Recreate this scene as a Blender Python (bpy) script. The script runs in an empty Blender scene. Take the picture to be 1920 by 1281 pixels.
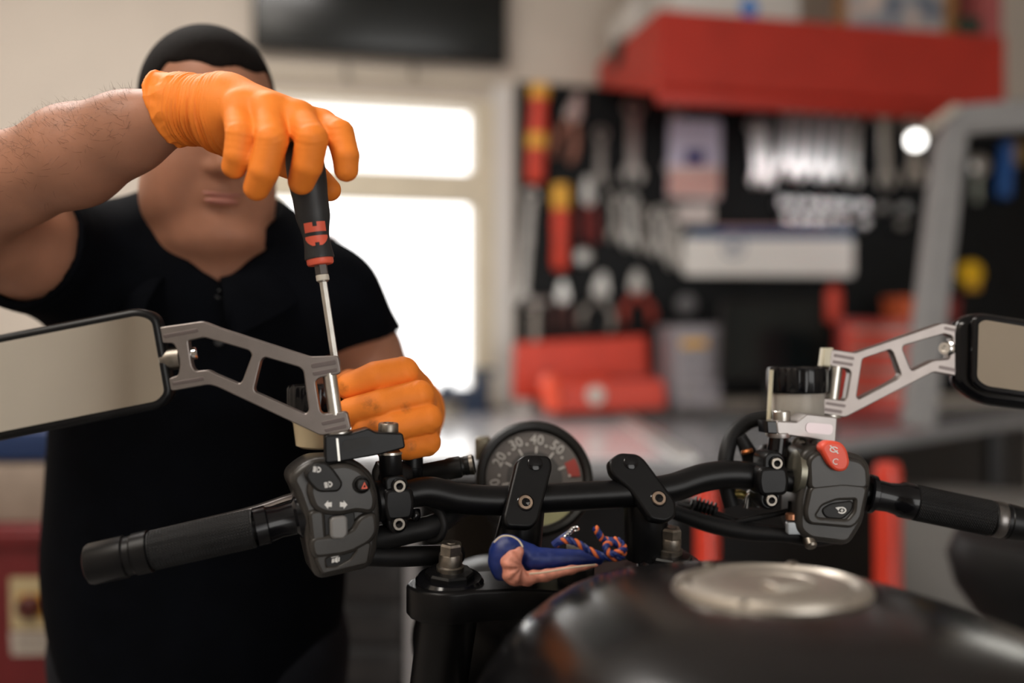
import bpy, bmesh, math, random
import numpy as np
from mathutils import Vector, Matrix, noise as mnoise

random.seed(7)
np.random.seed(7)
scene = bpy.context.scene
COL = scene.collection
PI = math.pi

# ------------------------------------------------------------------ camera
F = 1920 * 35.0 / 36.0          # focal length in pixels of the 1920 x 1281 frame
CAMZ = 1.2
cam_data = bpy.data.cameras.new('camera')
cam_data.sensor_width = 36.0
cam_data.lens = 35.0
cam_data.clip_start = 0.02
cam_data.dof.use_dof = True
cam_data.dof.focus_distance = 0.915
cam_data.dof.aperture_fstop = 1.5
cam = bpy.data.objects.new('camera', cam_data)
COL.objects.link(cam)
cam.location = (0, 0, CAMZ)
# shapes below are worked out in a frame that looks straight ahead from the camera spot; the room stands
# turned by YAW to it, so everything is turned once when it is built and the walls lie along the world axes
YAW = -0.2252
RZ = np.array([[math.cos(YAW), -math.sin(YAW), 0], [math.sin(YAW), math.cos(YAW), 0], [0, 0, 1]])
cam.rotation_euler = (PI / 2, 0, YAW)
scene.camera = cam

# ------------------------------------------------------------------ world, lights, exposure
world = bpy.data.worlds.new('overcast_sky')
scene.world = world
world.use_nodes = True
wn = world.node_tree.nodes
wn['Background'].inputs[0].default_value = (1.0, 0.985, 0.965, 1)
wn['Background'].inputs[1].default_value = 3.0

def area_light(name, loc, target, sx, sy, power, color):
    d = bpy.data.lights.new(name, 'AREA')
    d.shape = 'RECTANGLE'
    d.size = sx
    d.size_y = sy
    d.energy = power
    d.color = color
    o = bpy.data.objects.new(name, d)
    COL.objects.link(o)
    loc = Vector(RZ @ np.array(loc, float))
    o.location = loc
    v = Vector(RZ @ np.array(target, float)) - loc
    o.rotation_euler = v.to_track_quat('-Z', 'Y').to_euler()
    return o

# daylight in the open roller door behind and to the right of the camera
area_light('door_daylight', (2.385, -3.16, 1.5), (2.385 - 0.675, -3.16 + 2.92, 1.4), 2.7, 2.5, 28, (1.0, 0.95, 0.88))
# two added fill lights at ceiling height, not fixtures of the room
area_light('ceiling_fill_near', (-1.05, -0.2, 3.13), (-1.05, -0.2, 0), 0.4, 1.4, 44, (1.0, 0.93, 0.84))  # added to brighten the walls and what the mirrors reflect
area_light('ceiling_fill_far', (-1.25, 2.2, 3.13), (-1.25, 2.2, 0), 1.3, 0.35, 56, (1.0, 0.95, 0.9))  # added for the back wall and the highlight on the tank

vs = scene.view_settings
vs.view_transform = 'Standard'
vs.look = 'None'
vs.gamma = 1.0
vs.use_curve_mapping = False
vs.exposure = 0.0
scene.cycles.use_denoising = True
scene.cycles.max_bounces = 8
scene.cycles.caustics_reflective = False
scene.cycles.caustics_refractive = False
scene.cycles.sample_clamp_indirect = 20.0

# ------------------------------------------------------------------ helpers: pixels to points
def P(px, py, d):
    return np.array([(px - 960.0) * d / F, d, CAMZ - (py - 640.5) * d / F])

def V(*a):
    return np.array(a, dtype=float)

def nrm(v):
    v = np.asarray(v, dtype=float)
    return v / (np.linalg.norm(v) + 1e-12)

# ------------------------------------------------------------------ materials
MATS = {}
def lin(r, g, b):
    f = lambda c: (c / 255.0 / 12.92) if c / 255.0 <= 0.04045 else ((c / 255.0 + 0.055) / 1.055) ** 2.4
    return (f(r), f(g), f(b))

def mat(name, col, rough=0.5, metal=0.0, var=0.0, scale=20.0, bump=0.0, bscale=200.0, spec=0.5, coat=0.0,
        trans=0.0, ior=1.45, sss=0.0, rvar=0.0, emit=None, estr=0.0, sheen=0.0, wave=None, alpha=1.0):
    if name in MATS:
        return MATS[name]
    m = bpy.data.materials.new(name)
    m.use_nodes = True
    nt = m.node_tree
    b = nt.nodes['Principled BSDF']
    b.inputs['Base Color'].default_value = (*col, 1)
    b.inputs['Roughness'].default_value = rough
    b.inputs['Metallic'].default_value = metal
    b.inputs['Specular IOR Level'].default_value = spec
    b.inputs['Coat Weight'].default_value = coat
    b.inputs['Coat Roughness'].default_value = 0.08
    b.inputs['Transmission Weight'].default_value = trans
    b.inputs['IOR'].default_value = ior
    b.inputs['Alpha'].default_value = alpha
    if sss:
        b.inputs['Subsurface Weight'].default_value = sss
        b.inputs['Subsurface Radius'].default_value = (0.009, 0.004, 0.002)
        b.inputs['Subsurface Scale'].default_value = 1.0
    if sheen:
        b.inputs['Sheen Weight'].default_value = sheen
    if emit:
        b.inputs['Emission Color'].default_value = (*emit, 1)
        b.inputs['Emission Strength'].default_value = estr
    tc = nt.nodes.new('ShaderNodeTexCoord')
    if var or rvar:
        n = nt.nodes.new('ShaderNodeTexNoise')
        n.inputs['Scale'].default_value = scale
        n.inputs['Detail'].default_value = 5
        nt.links.new(tc.outputs['Object'], n.inputs['Vector'])
        if var:
            r = nt.nodes.new('ShaderNodeValToRGB')
            e = r.color_ramp.elements
            e[0].position, e[1].position = 0.3, 0.7
            e[0].color = (*[c * (1 - var) for c in col], 1)
            e[1].color = (*[min(1, c * (1 + var)) for c in col], 1)
            nt.links.new(n.outputs['Fac'], r.inputs['Fac'])
            nt.links.new(r.outputs['Color'], b.inputs['Base Color'])
        if rvar:
            mr = nt.nodes.new('ShaderNodeMapRange')
            mr.inputs['To Min'].default_value = max(0.02, rough - rvar)
            mr.inputs['To Max'].default_value = min(1, rough + rvar)
            nt.links.new(n.outputs['Fac'], mr.inputs['Value'])
            nt.links.new(mr.outputs['Result'], b.inputs['Roughness'])
    if bump:
        n2 = nt.nodes.new('ShaderNodeTexNoise')
        n2.inputs['Scale'].default_value = bscale
        n2.inputs['Detail'].default_value = 4
        nt.links.new(tc.outputs['Object'], n2.inputs['Vector'])
        bp = nt.nodes.new('ShaderNodeBump')
        bp.inputs['Strength'].default_value = bump
        bp.inputs['Distance'].default_value = 0.001
        nt.links.new(n2.outputs['Fac'], bp.inputs['Height'])
        last = bp
        if wave:
            for ax in wave[1]:
                w = nt.nodes.new('ShaderNodeTexWave')
                w.wave_type = 'BANDS'
                w.bands_direction = ax if len(ax) == 1 else 'DIAGONAL'
                w.inputs['Scale'].default_value = wave[0]
                w.inputs['Distortion'].default_value = 0.6
                vec = nt.nodes.new('ShaderNodeMapping')
                vec.inputs['Rotation'].default_value = (0, 0.78, 0.35) if ax == 'X' else (0.78, 0, 0.35)
                nt.links.new(tc.outputs['Object'], vec.inputs['Vector'])
                nt.links.new(vec.outputs['Vector'], w.inputs['Vector'])
                b2 = nt.nodes.new('ShaderNodeBump')
                b2.inputs['Strength'].default_value = wave[2]
                b2.inputs['Distance'].default_value = 0.0006
                nt.links.new(w.outputs['Fac'], b2.inputs['Height'])
                nt.links.new(last.outputs['Normal'], b2.inputs['Normal'])
                last = b2
        nt.links.new(last.outputs['Normal'], b.inputs['Normal'])
    MATS[name] = m
    return m

BLK = mat('black_anodised', (0.0045, 0.0045, 0.005), 0.33, 0.0, var=0.25, scale=60, bump=0.05, bscale=900, spec=0.24)
BLKM = mat('black_plastic', (0.009, 0.0085, 0.008), 0.40, 0.0, var=0.2, scale=80, bump=0.12, bscale=1400, spec=0.28)
BLKG = mat('gloss_black', (0.004, 0.004, 0.005), 0.14, 0.0, var=0.2, spec=0.35)
RUBBER = mat('black_rubber', (0.0085, 0.0085, 0.009), 0.5, 0.0, var=0.2, bump=0.1, bscale=800, spec=0.25)
POD = mat('switch_plastic', (0.030, 0.027, 0.024), 0.29, 0.0, var=0.12, scale=50, bump=0.12, bscale=1500, spec=0.42)
CHAMP = mat('champagne_anodised', (0.225, 0.198, 0.185), 0.38, 0.88, var=0.06, scale=60, bump=0.04, bscale=2500)
CHAMPD = mat('champagne_groove_shade', (0.14, 0.115, 0.11), 0.45, 0.8)  # darker tone that paints the shade of engraved grooves
STEEL = mat('brushed_steel', (0.55, 0.53, 0.49), 0.32, 1.0, var=0.12, scale=70, bump=0.05, bscale=700)
STEELD = mat('worn_steel', (0.24, 0.215, 0.185), 0.40, 1.0, var=0.25, scale=160, bump=0.1, bscale=900)
CHROME = mat('chrome', (0.80, 0.80, 0.79), 0.08, 1.0, var=0.05)
SATIN = mat('satin_alloy', (0.36, 0.335, 0.325), 0.40, 0.85, var=0.06, scale=50)
ORANGE = mat('orange_nitrile', (0.86, 0.235, 0.028), 0.58, 0.0, var=0.06, scale=45, bump=0.12, bscale=500, spec=0.3,
             wave=(330, 'XY', 0.05), sss=0.05)
SKIN = mat('skin', (0.345, 0.160, 0.098), 0.5, 0.0, var=0.10, scale=28, bump=0.1, bscale=350, sss=0.12, spec=0.35)
LIP = mat('lip_skin', (0.36, 0.145, 0.11), 0.45, 0.0, var=0.1, sss=0.1)
HAIR = mat('short_dark_hair', (0.007, 0.0055, 0.005), 0.8, 0.0, var=0.4, scale=300, bump=0.7, bscale=700, spec=0.06)
SHIRT = mat('black_cotton', (0.0022, 0.0027, 0.0042), 0.85, 0.0, var=0.2, scale=30, bump=0.25, bscale=900, spec=0.05)
TROUS = mat('dark_trousers', (0.008, 0.009, 0.013), 0.85, 0.0, var=0.2, spec=0.2)
WHITE = mat('white_print', (0.75, 0.74, 0.72), 0.5)
LOGO = mat('orange_red_print', (0.78, 0.12, 0.065), 0.45, var=0.05)

# ------------------------------------------------------------------ helpers: mesh building
class MB:
    def __init__(self):
        self.v = []
        self.f = []
    def add(self, verts, faces):
        o = len(self.v)
        self.v.extend([tuple(map(float, p)) for p in verts])
        self.f.extend([tuple(i + o for i in f) for f in faces])
        return self

def frame_from(axis, hint=None):
    z = nrm(axis)
    h = V(0, 0, 1) if hint is None else np.asarray(hint, float)
    if abs(np.dot(z, nrm(h))) > 0.98:
        h = V(1, 0, 0)
    x = nrm(np.cross(h, z))
    y = np.cross(z, x)
    return x, y, z

def lathe(mb, prof, o, axis, n=32, hint=None, cap=True):
    x, y, z = frame_from(axis, hint)
    vs_, fs = [], []
    for r, h in prof:
        for i in range(n):
            a = 2 * PI * i / n
            vs_.append(o + z * h + (x * math.cos(a) + y * math.sin(a)) * r)
    m = len(prof)
    for j in range(m - 1):
        for i in range(n):
            k = (i + 1) % n
            fs.append((j * n + i, j * n + k, (j + 1) * n + k, (j + 1) * n + i))
    if cap:
        fs.append(tuple(range(n - 1, -1, -1)))
        fs.append(tuple((m - 1) * n + i for i in range(n)))
    mb.add(vs_, fs)
    return mb

def catmull(pts, sub=8):
    pts = [np.asarray(p, float) for p in pts]
    out = []
    n = len(pts)
    for i in range(n - 1):
        p0, p1, p2, p3 = pts[max(i - 1, 0)], pts[i], pts[i + 1], pts[min(i + 2, n - 1)]
        for s in range(sub):
            t = s / sub
            out.append(0.5 * ((2 * p1) + (-p0 + p2) * t + (2 * p0 - 5 * p1 + 4 * p2 - p3) * t * t + (-p0 + 3 * p1 - 3 * p2 + p3) * t ** 3))
    out.append(pts[-1])
    return out

def tube(mb, pts, r, n=14, sub=0, caps=True):
    pts = [np.asarray(p, float) for p in pts]
    rs = [r] * len(pts) if np.isscalar(r) else list(r)
    if sub:
        q = catmull([np.append(p, rr) for p, rr in zip(pts, rs)], sub)
        pts = [p[:3] for p in q]
        rs = [p[3] for p in q]
    m = len(pts)
    t = [nrm(pts[min(i + 1, m - 1)] - pts[max(i - 1, 0)]) for i in range(m)]
    x, y, _ = frame_from(t[0])
    vs_, fs = [], []
    for i in range(m):
        x = nrm(x - t[i] * np.dot(x, t[i]))
        y = np.cross(t[i], x)
        for k in range(n):
            a = 2 * PI * k / n
            vs_.append(pts[i] + (x * math.cos(a) + y * math.sin(a)) * rs[i])
    for j in range(m - 1):
        for i in range(n):
            k = (i + 1) % n
            fs.append((j * n + i, j * n + k, (j + 1) * n + k, (j + 1) * n + i))
    if caps:
        fs.append(tuple(range(n - 1, -1, -1)))
        fs.append(tuple((m - 1) * n + i for i in range(n)))
    mb.add(vs_, fs)
    return mb

def box(mb, c, half, ax=None, bev=0.0):
    """box with optional chamfered edges; ax = 3 unit axes"""
    ax = ax if ax is not None else (V(1, 0, 0), V(0, 1, 0), V(0, 0, 1))
    bm = bmesh.new()
    bmesh.ops.create_cube(bm, size=2.0)
    for v in bm.verts:
        v.co = Vector((v.co.x * half[0], v.co.y * half[1], v.co.z * half[2]))
    if bev > 0:
        bmesh.ops.bevel(bm, geom=bm.edges[:], offset=min(bev, min(half) * 0.95), segments=3, profile=0.5, affect='EDGES')
    bm.verts.ensure_lookup_table()
    vs_ = [c + ax[0] * v.co.x + ax[1] * v.co.y + ax[2] * v.co.z for v in bm.verts]
    fs = [tuple(v.index for v in f.verts) for f in bm.faces]
    bm.free()
    mb.add(vs_, fs)
    return mb

def round_poly(pts, r, seg=5):
    n = len(pts)
    out = []
    for i in range(n):
        p0, p1, p2 = (np.asarray(pts[(i + k) % n][:2], float) for k in (-1, 0, 1))
        rr = pts[i][2] if len(pts[i]) > 2 else r
        a, b = p0 - p1, p2 - p1
        la, lb = np.linalg.norm(a), np.linalg.norm(b)
        d = min(rr, la * 0.45, lb * 0.45)
        if d < 1e-7:
            out.append(p1)
            continue
        s, e = p1 + a / la * d, p1 + b / lb * d
        for k in range(seg + 1):
            t = k / seg
            out.append(s * (1 - t) ** 2 + 2 * p1 * t * (1 - t) + e * t * t)
    return out

def eval_mesh(data):
    o = bpy.data.objects.new('tmp_eval', data)
    COL.objects.link(o)
    dg = bpy.context.evaluated_depsgraph_get()
    me = bpy.data.meshes.new_from_object(o.evaluated_get(dg))
    vs_ = [np.array(v.co) for v in me.vertices]
    fs = [tuple(p.vertices) for p in me.polygons]
    bpy.data.objects.remove(o)
    bpy.data.meshes.remove(me)
    return vs_, fs

def plate(mb, outline, holes, o, ex, ey, ez, th, bev=0.0):
    """2-D outline with holes (metres in ex, ey) extruded from 0 to th along ez"""
    cu = bpy.data.curves.new('tmp_curve', 'CURVE')
    cu.dimensions = '2D'
    cu.fill_mode = 'BOTH'
    cu.extrude = max(th / 2 - bev, 0.0)
    cu.bevel_depth = bev
    cu.bevel_resolution = 2
    for loop in [outline] + list(holes):
        sp = cu.splines.new('POLY')
        sp.points.add(len(loop) - 1)
        for p, q in zip(sp.points, loop):
            p.co = (q[0], q[1], 0, 1)
        sp.use_cyclic_u = True
    vs_, fs = eval_mesh(cu)
    bpy.data.curves.remove(cu)
    mb.add([o + ex * p[0] + ey * p[1] + ez * (p[2] + th / 2) for p in vs_], fs)
    return mb

class Sheet:
    """a vertical plane in the place, known by its depth at two pixel columns"""
    def __init__(self, x0, d0, x1, d1, py=640.0, tilt=0.0):
        self.x0, self.d0, self.x1, self.d1 = x0, d0, x1, d1
        a, b = P(x0, py, d0), P(x1, py, d1)
        self.ex = nrm(V(b[0] - a[0], b[1] - a[1], 0))
        self.ey = V(0, 0, 1)
        self.ez = np.cross(self.ey, self.ex)
        if self.ez[1] < 0:
            self.ez = -self.ez
        if tilt:
            self.ey = nrm(self.ey + self.ez * tilt)
            self.ez = nrm(self.ez - V(0, 0, 1) * tilt)
        self.o = a
    def pt(self, px, py, off=0.0):
        d = P(px, py, 1.0) - V(0, 0, CAMZ)
        c = V(0, 0, CAMZ)
        t = np.dot(self.o + self.ez * off - c, self.ez) / np.dot(d, self.ez)
        return c + d * t
    def uv(self, px, py):
        q = self.pt(px, py) - self.o
        return np.array([np.dot(q, self.ex), np.dot(q, self.ey)])
    def plate(self, mb, outline, holes=(), th=0.01, bev=0.0, off=0.0, r=0.0, seg=5):
        """outline given in pixels, thickness going away from the viewer"""
        k = 1.0
        sc_ = self.d0 / F
        rp = lambda loop: round_poly([(*self.uv(q[0], q[1]), (q[2] if len(q) > 2 else r) * sc_) for q in loop], 0, seg)
        return plate(mb, rp(outline), [rp(h) for h in holes], self.o + self.ez * off, self.ex, self.ey, self.ez, th, bev)

def make_obj(name, mb, m, parent=None, origin=None, smooth=True, angle=35):
    me = bpy.data.meshes.new(name)
    o3 = np.zeros(3) if origin is None else np.asarray(origin)
    vv = (np.array(mb.v, dtype=float) - o3) @ RZ.T
    me.from_pydata(vv.tolist(), [], mb.f)
    me.update()
    if smooth:
        me.polygons.foreach_set('use_smooth', [True] * len(me.polygons))
        me.set_sharp_from_angle(angle=math.radians(angle))
    if m is not None:
        me.materials.append(m)
    ob = bpy.data.objects.new(name, me)
    COL.objects.link(ob)
    if parent is not None:
        ob.parent = parent
    return ob

def tag(o, label, cat=None, group=None, kind=None):
    if label:
        o['label'] = label
    if cat:
        o['category'] = cat
    if group:
        o['group'] = group
    if kind:
        o['kind'] = kind
    return o

class Thing:
    """an Empty at the thing's base; parts are built in world coordinates"""
    def __init__(self, name, origin, label, cat, group=None):
        self.o = bpy.data.objects.new(name, None)
        self.o.empty_display_size = 0.05
        COL.objects.link(self.o)
        self.org = np.asarray(origin, float)
        self.o.location = RZ @ self.org
        tag(self.o, label, cat, group)
    def part(self, name, mb, m, parent=None, label=None, smooth=True, angle=35):
        ob = make_obj(name, mb, m, parent if parent is not None else self.o, self.org, smooth, angle)
        if label:
            ob['label'] = label
        return ob

def solo(name, mb, m, label, cat, group=None, smooth=True, angle=35):
    """a thing of one mesh, origin at the middle of its base"""
    vv = np.array(mb.v)
    org = V((vv[:, 0].min() + vv[:, 0].max()) / 2, (vv[:, 1].min() + vv[:, 1].max()) / 2, vv[:, 2].min())
    ob = make_obj(name, mb, m, None, org, smooth, angle)
    ob.location = RZ @ org
    return tag(ob, label, cat, group)

def struct(name, mb, m, parent=None, smooth=False):
    ob = make_obj(name, mb, m, parent, None, smooth)
    if parent is None:
        ob['kind'] = 'structure'
    return ob

def text_mb(mb, s, size, o, ex, ey, depth=0.0003, align='CENTER'):
    cu = bpy.data.curves.new('tmp_text', 'FONT')
    cu.body = s
    cu.size = size
    cu.align_x = align
    cu.align_y = 'CENTER'
    cu.extrude = depth / 2
    cu.resolution_u = 2
    vs_, fs = eval_mesh(cu)
    bpy.data.curves.remove(cu)
    ez = np.cross(ex, ey)
    mb.add([o + ex * p[0] + ey * p[1] + ez * p[2] for p in vs_], fs)
    return mb

# ------------------------------------------------------------------ helpers: smooth bodies (distance fields meshed with surface nets)
def sd_cone(p, a, b, ra, rb):
    ba = b - a
    t = np.clip(((p - a) @ ba) / max(float(ba @ ba), 1e-12), 0, 1)
    d = p - a - t[:, None] * ba
    return np.sqrt((d * d).sum(1)) - (ra + (rb - ra) * t)

def sd_ell(p, c, r, R=None):
    q = p - c
    if R is not None:
        q = q @ R
    k0 = np.sqrt(((q / r) ** 2).sum(1))
    k1 = np.sqrt(((q / (r * r)) ** 2).sum(1)) + 1e-9
    return k0 * (k0 - 1) / k1

def smin(a, b, k):
    h = np.clip(0.5 + 0.5 * (b - a) / k, 0, 1)
    return b + (a - b) * h - k * h * (1 - h)

def smax(a, b, k):
    return -smin(-a, -b, k)

def nets(f, lo, hi, h):
    lo, hi = np.asarray(lo, float), np.asarray(hi, float)
    B = 4
    nb = np.ceil((hi - lo) / (h * B)).astype(int) + 1
    H = h * B
    gx = [lo[i] + (np.arange(nb[i]) + 0.5) * H - 0.5 * h for i in range(3)]
    cx = np.stack(np.meshgrid(*gx, indexing='ij'), -1).reshape(-1, 3)
    cv = f(cx).reshape(nb)
    n = nb * B
    val = np.repeat(np.repeat(np.repeat(cv, B, 0), B, 1), B, 2).astype(np.float32)
    act = np.argwhere(np.abs(cv) < H * 1.35)
    loc = np.stack(np.meshgrid(*[np.arange(B)] * 3, indexing='ij'), -1).reshape(-1, 3)
    for s in range(0, len(act), 6000):
        idx = (act[s:s + 6000, None, :] * B + loc[None]).reshape(-1, 3)
        val[idx[:, 0], idx[:, 1], idx[:, 2]] = f(lo + idx * h)
    ins = val < 0
    c = np.zeros(n - 1, dtype=np.int8)
    for dx in (0, 1):
        for dy in (0, 1):
            for dz in (0, 1):
                c += ins[dx:n[0] - 1 + dx, dy:n[1] - 1 + dy, dz:n[2] - 1 + dz]
    cells = np.argwhere((c > 0) & (c < 8))
    acc = np.zeros((len(cells), 3))
    cnt = np.zeros(len(cells))
    cor = [(a, b, d) for a in (0, 1) for b in (0, 1) for d in (0, 1)]
    for i, a in enumerate(cor):
        for b in cor[i + 1:]:
            if sum(abs(a[k] - b[k]) for k in range(3)) != 1:
                continue
            A, Bc = cells + a, cells + b
            va = val[A[:, 0], A[:, 1], A[:, 2]]
            vb = val[Bc[:, 0], Bc[:, 1], Bc[:, 2]]
            x = (va < 0) != (vb < 0)
            t = np.where(x, va / np.where(x, va - vb, 1), 0)
            acc += np.where(x[:, None], np.array(a) + t[:, None] * (np.array(b) - np.array(a)), 0)
            cnt += x
    verts = lo + (cells + acc / cnt[:, None]) * h
    vid = -np.ones(n - 1, dtype=np.int64)
    vid[cells[:, 0], cells[:, 1], cells[:, 2]] = np.arange(len(cells))
    faces = []
    for ax in range(3):
        sl0 = [slice(None)] * 3
        sl1 = [slice(None)] * 3
        sl0[ax], sl1[ax] = slice(0, n[ax] - 1), slice(1, n[ax])
        e = np.argwhere(ins[tuple(sl0)] != ins[tuple(sl1)])
        u, w = (ax + 1) % 3, (ax + 2) % 3
        ok = (e[:, u] > 0) & (e[:, w] > 0) & (e[:, u] < n[u] - 1) & (e[:, w] < n[w] - 1)
        e = e[ok]
        q = []
        for du, dw in ((-1, -1), (0, -1), (0, 0), (-1, 0)):
            k = e.copy()
            k[:, u] += du
            k[:, w] += dw
            q.append(vid[k[:, 0], k[:, 1], k[:, 2]])
        q = np.stack(q, 1)
        flip = ~ins[e[:, 0], e[:, 1], e[:, 2]]
        q[flip] = q[flip][:, ::-1]
        faces.append(q[(q >= 0).all(1)])
    return verts, np.concatenate(faces)

def relax(verts, faces, it=1, lam=0.5):
    for _ in range(it):
        s = np.zeros_like(verts)
        c = np.zeros(len(verts))
        for i in range(4):
            a, b = faces[:, i], faces[:, (i + 1) % 4]
            np.add.at(s, a, verts[b])
            np.add.at(c, a, 1)
        verts = verts * (1 - lam) + lam * s / np.maximum(c, 1)[:, None]
    return verts

def normals(verts, faces):
    n = np.zeros_like(verts)
    fn = np.cross(verts[faces[:, 2]] - verts[faces[:, 0]], verts[faces[:, 3]] - verts[faces[:, 1]])
    for i in range(4):
        np.add.at(n, faces[:, i], fn)
    return n / (np.linalg.norm(n, axis=1)[:, None] + 1e-12)

def blob(f, lo, hi, h, disp=None, it=1):
    v, q = nets(f, lo, hi, h)
    v = relax(v, q, it)
    if disp is not None:
        v = v + normals(v, q) * disp(v)[:, None]
    mb = MB()
    mb.v = v.tolist()
    mb.f = [tuple(int(i) for i in r) for r in q]
    return mb

def wob(p, s, seed=0.0):
    """cheap smooth pseudo-noise, about -1 .. 1"""
    x, y, z = (p * s + seed * 3.7).T
    return (np.sin(x * 1.0 + 1.7 * np.sin(y * 0.8 + 0.3)) + np.sin(y * 1.3 + 1.4 * np.sin(z * 0.9 + 1.1)) + np.sin(z * 1.1 + 1.6 * np.sin(x * 0.7 + 2.0))) / 3
# ================================================================== the room
WALLC = mat('cream_plaster', (0.60, 0.535, 0.465), 0.85, var=0.04, scale=3, bump=0.15, bscale=60)
FLOORC = mat('grey_floor_paint', (0.23, 0.22, 0.21), 0.35, var=0.15, scale=4)
CEILC = mat('white_ceiling', (0.72, 0.69, 0.65), 0.9, var=0.02)
FRAMEC = mat('cream_window_frame', (0.62, 0.55, 0.42), 0.5, var=0.05, scale=8)
GLASS = mat('window_glass', (1, 1, 1), 0.0, trans=1.0, ior=1.0, spec=0.0)

WALL = Sheet(970, 4.402, 1900, 4.97)
def wu(px, py=640.0):
    return float(WALL.uv(px, py)[0])
def wz(px, py, off=0.0):
    return float(WALL.pt(px, py, off)[2])
def wp(u, off, z):
    """point from wall coordinates: along the wall, into the room, height"""
    return V(WALL.o[0], WALL.o[1], 0) + WALL.ex * u - WALL.ez * off + V(0, 0, z)
WAX = (WALL.ex, -WALL.ez, V(0, 0, 1))
def wbox(mb, u0, u1, o0, o1, z0, z1, bev=0.0):
    return box(mb, wp((u0 + u1) / 2, (o0 + o1) / 2, (z0 + z1) / 2), (abs(u1 - u0) / 2, abs(o1 - o0) / 2, abs(z1 - z0) / 2), WAX, bev)

UL, UR, DEPTH, ZC = -2.6, 3.6, 8.0, 3.2
wu0, wu1 = wu(440), wu(893)
wzt, wzb = 2.235, 0.93
m = MB()
wbox(m, UL - 0.2, wu0, -0.2, 0, 0, ZC)
wbox(m, wu1, UR + 0.2, -0.2, 0, 0, ZC)
wbox(m, wu0, wu1, -0.2, 0, 0, wzb)
wbox(m, wu0, wu1, -0.2, 0, wzt, ZC)
struct('wall_back', m, WALLC)
struct('wall_left', wbox(MB(), UL - 0.2, UL, 0, DEPTH, 0, ZC), WALLC)
struct('wall_right', wbox(MB(), UR, UR + 0.2, 0, DEPTH, 0, ZC), WALLC)
m = MB()
wbox(m, UL - 0.2, -0.9, DEPTH, DEPTH + 0.2, 0, ZC)
wbox(m, 2.1, UR + 0.2, DEPTH, DEPTH + 0.2, 0, ZC)
wbox(m, -0.9, 2.1, DEPTH, DEPTH + 0.2, 2.85, ZC)
struct('wall_front', m, WALLC)
struct('floor', wbox(MB(), UL - 0.2, UR + 0.2, -0.2, DEPTH + 0.2, -0.1, 0), FLOORC)
struct('ceiling', wbox(MB(), UL - 0.2, UR + 0.2, -0.2, DEPTH + 0.2, ZC, ZC + 0.1), CEILC)

# the window: frame, middle bar, two panes with round corners
m = MB()
fw = 0.075
zt1, zt0 = wz(893, 200), wz(893, 330)      # upper light
zl1 = wz(893, 382)                          # lower light top
zl0 = 0.985
def rrect(u0, u1, z0, z1, r):
    return round_poly([(u0, z0), (u1, z0), (u1, z1), (u0, z1)], r, 6)
gu0, gu1 = wu0 + 0.04, wu1 - 0.004
plate(m, [(wu0, wzb), (wu1 + 0.075, wzb), (wu1 + 0.075, wzt), (wu0, wzt)],
      [rrect(gu0, gu1, zt0, zt1, 0.05), rrect(gu0, gu1, zl0, zl1, 0.05)],
      V(WALL.o[0], WALL.o[1], 0) - WALL.ez * 0.035, WALL.ex, V(0, 0, 1), WALL.ez, 0.06, 0.006)
win = struct('window_1', m, FRAMEC, smooth=True)
for a, b in ((zt0, zt1), (zl0, zl1)):
    struct('pane', wbox(MB(), gu0 - 0.02, gu1 + 0.02, -0.006, -0.002, a - 0.02, b + 0.02), GLASS, win)
struct('sill', wbox(MB(), wu0 - 0.03, wu1 + 0.1, 0.036, 0.10, wzb - 0.03, wzb, 0.006), FRAMEC, win)
m = MB()
hu = wu(631)
wbox(m, hu - 0.014, hu + 0.014, 0.036, 0.056, wz(631, 500), wz(631, 432), 0.004)
wbox(m, hu - 0.032, hu + 0.012, 0.056, 0.072, wz(631, 444), wz(631, 430), 0.004)
struct('latch', m, mat('brown_latch', (0.16, 0.06, 0.04), 0.5), win)
# pale upright trim between window and tool board
struct('trim_1', wbox(MB(), wu(922), wu(957), 0.0, 0.035, 0.9, 2.32, 0.004), mat('pale_trim', (0.66, 0.64, 0.61), 0.5))
# blind rail under the television with two hooks
m = MB()
tube(m, [wp(wu0 - 0.02, 0.05, wz(700, 152)), wp(wu1 + 0.07, 0.05, wz(893, 158))], 0.010, 10)
rail = struct('trim_2', m, FRAMEC, smooth=True)
for hx in (648, 772):
    m = MB()
    box(m, wp(wu(hx), 0.05, wz(hx, 140)), (0.012, 0.012, 0.03), WAX, 0.004)
    struct('hook', m, STEELD, rail)

# television high on the wall
t = Thing('television', wp(wu(709), 0.06, wz(709, 114)), 'black flat television on the wall above the window', 'television')
u0, u1 = wu(475), wu(943)
zb = wz(709, 114)
t.part('body', wbox(MB(), u0, u1, 0.03, 0.085, zb, zb + 0.62, 0.008), BLKM)
t.part('screen', wbox(MB(), u0 + 0.012, u1 - 0.012, 0.084, 0.088, zb + 0.03, zb + 0.605, 0.002), mat('tv_screen', (0.006, 0.008, 0.008), 0.22, var=0.3, scale=3))
t.part('wall_bracket', wbox(MB(), (u0 + u1) / 2 - 0.15, (u0 + u1) / 2 + 0.15, 0.0015, 0.031, zb + 0.15, zb + 0.45), BLKM)

# ================================================================== tool board and red canopy
bu0, bu1 = wu(968), wu(2010)
bz0, bz1 = 0.94, wz(980, 156)
PEG = mat('black_tool_board', (0.006, 0.007, 0.008), 0.55, var=0.3, scale=12, spec=0.2)
solo('pegboard', wbox(MB(), bu0, bu1, 0.0015, 0.02, bz0, bz1, 0.003), PEG, 'long black tool board on the wall behind the workbench', 'tool board')

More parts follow.
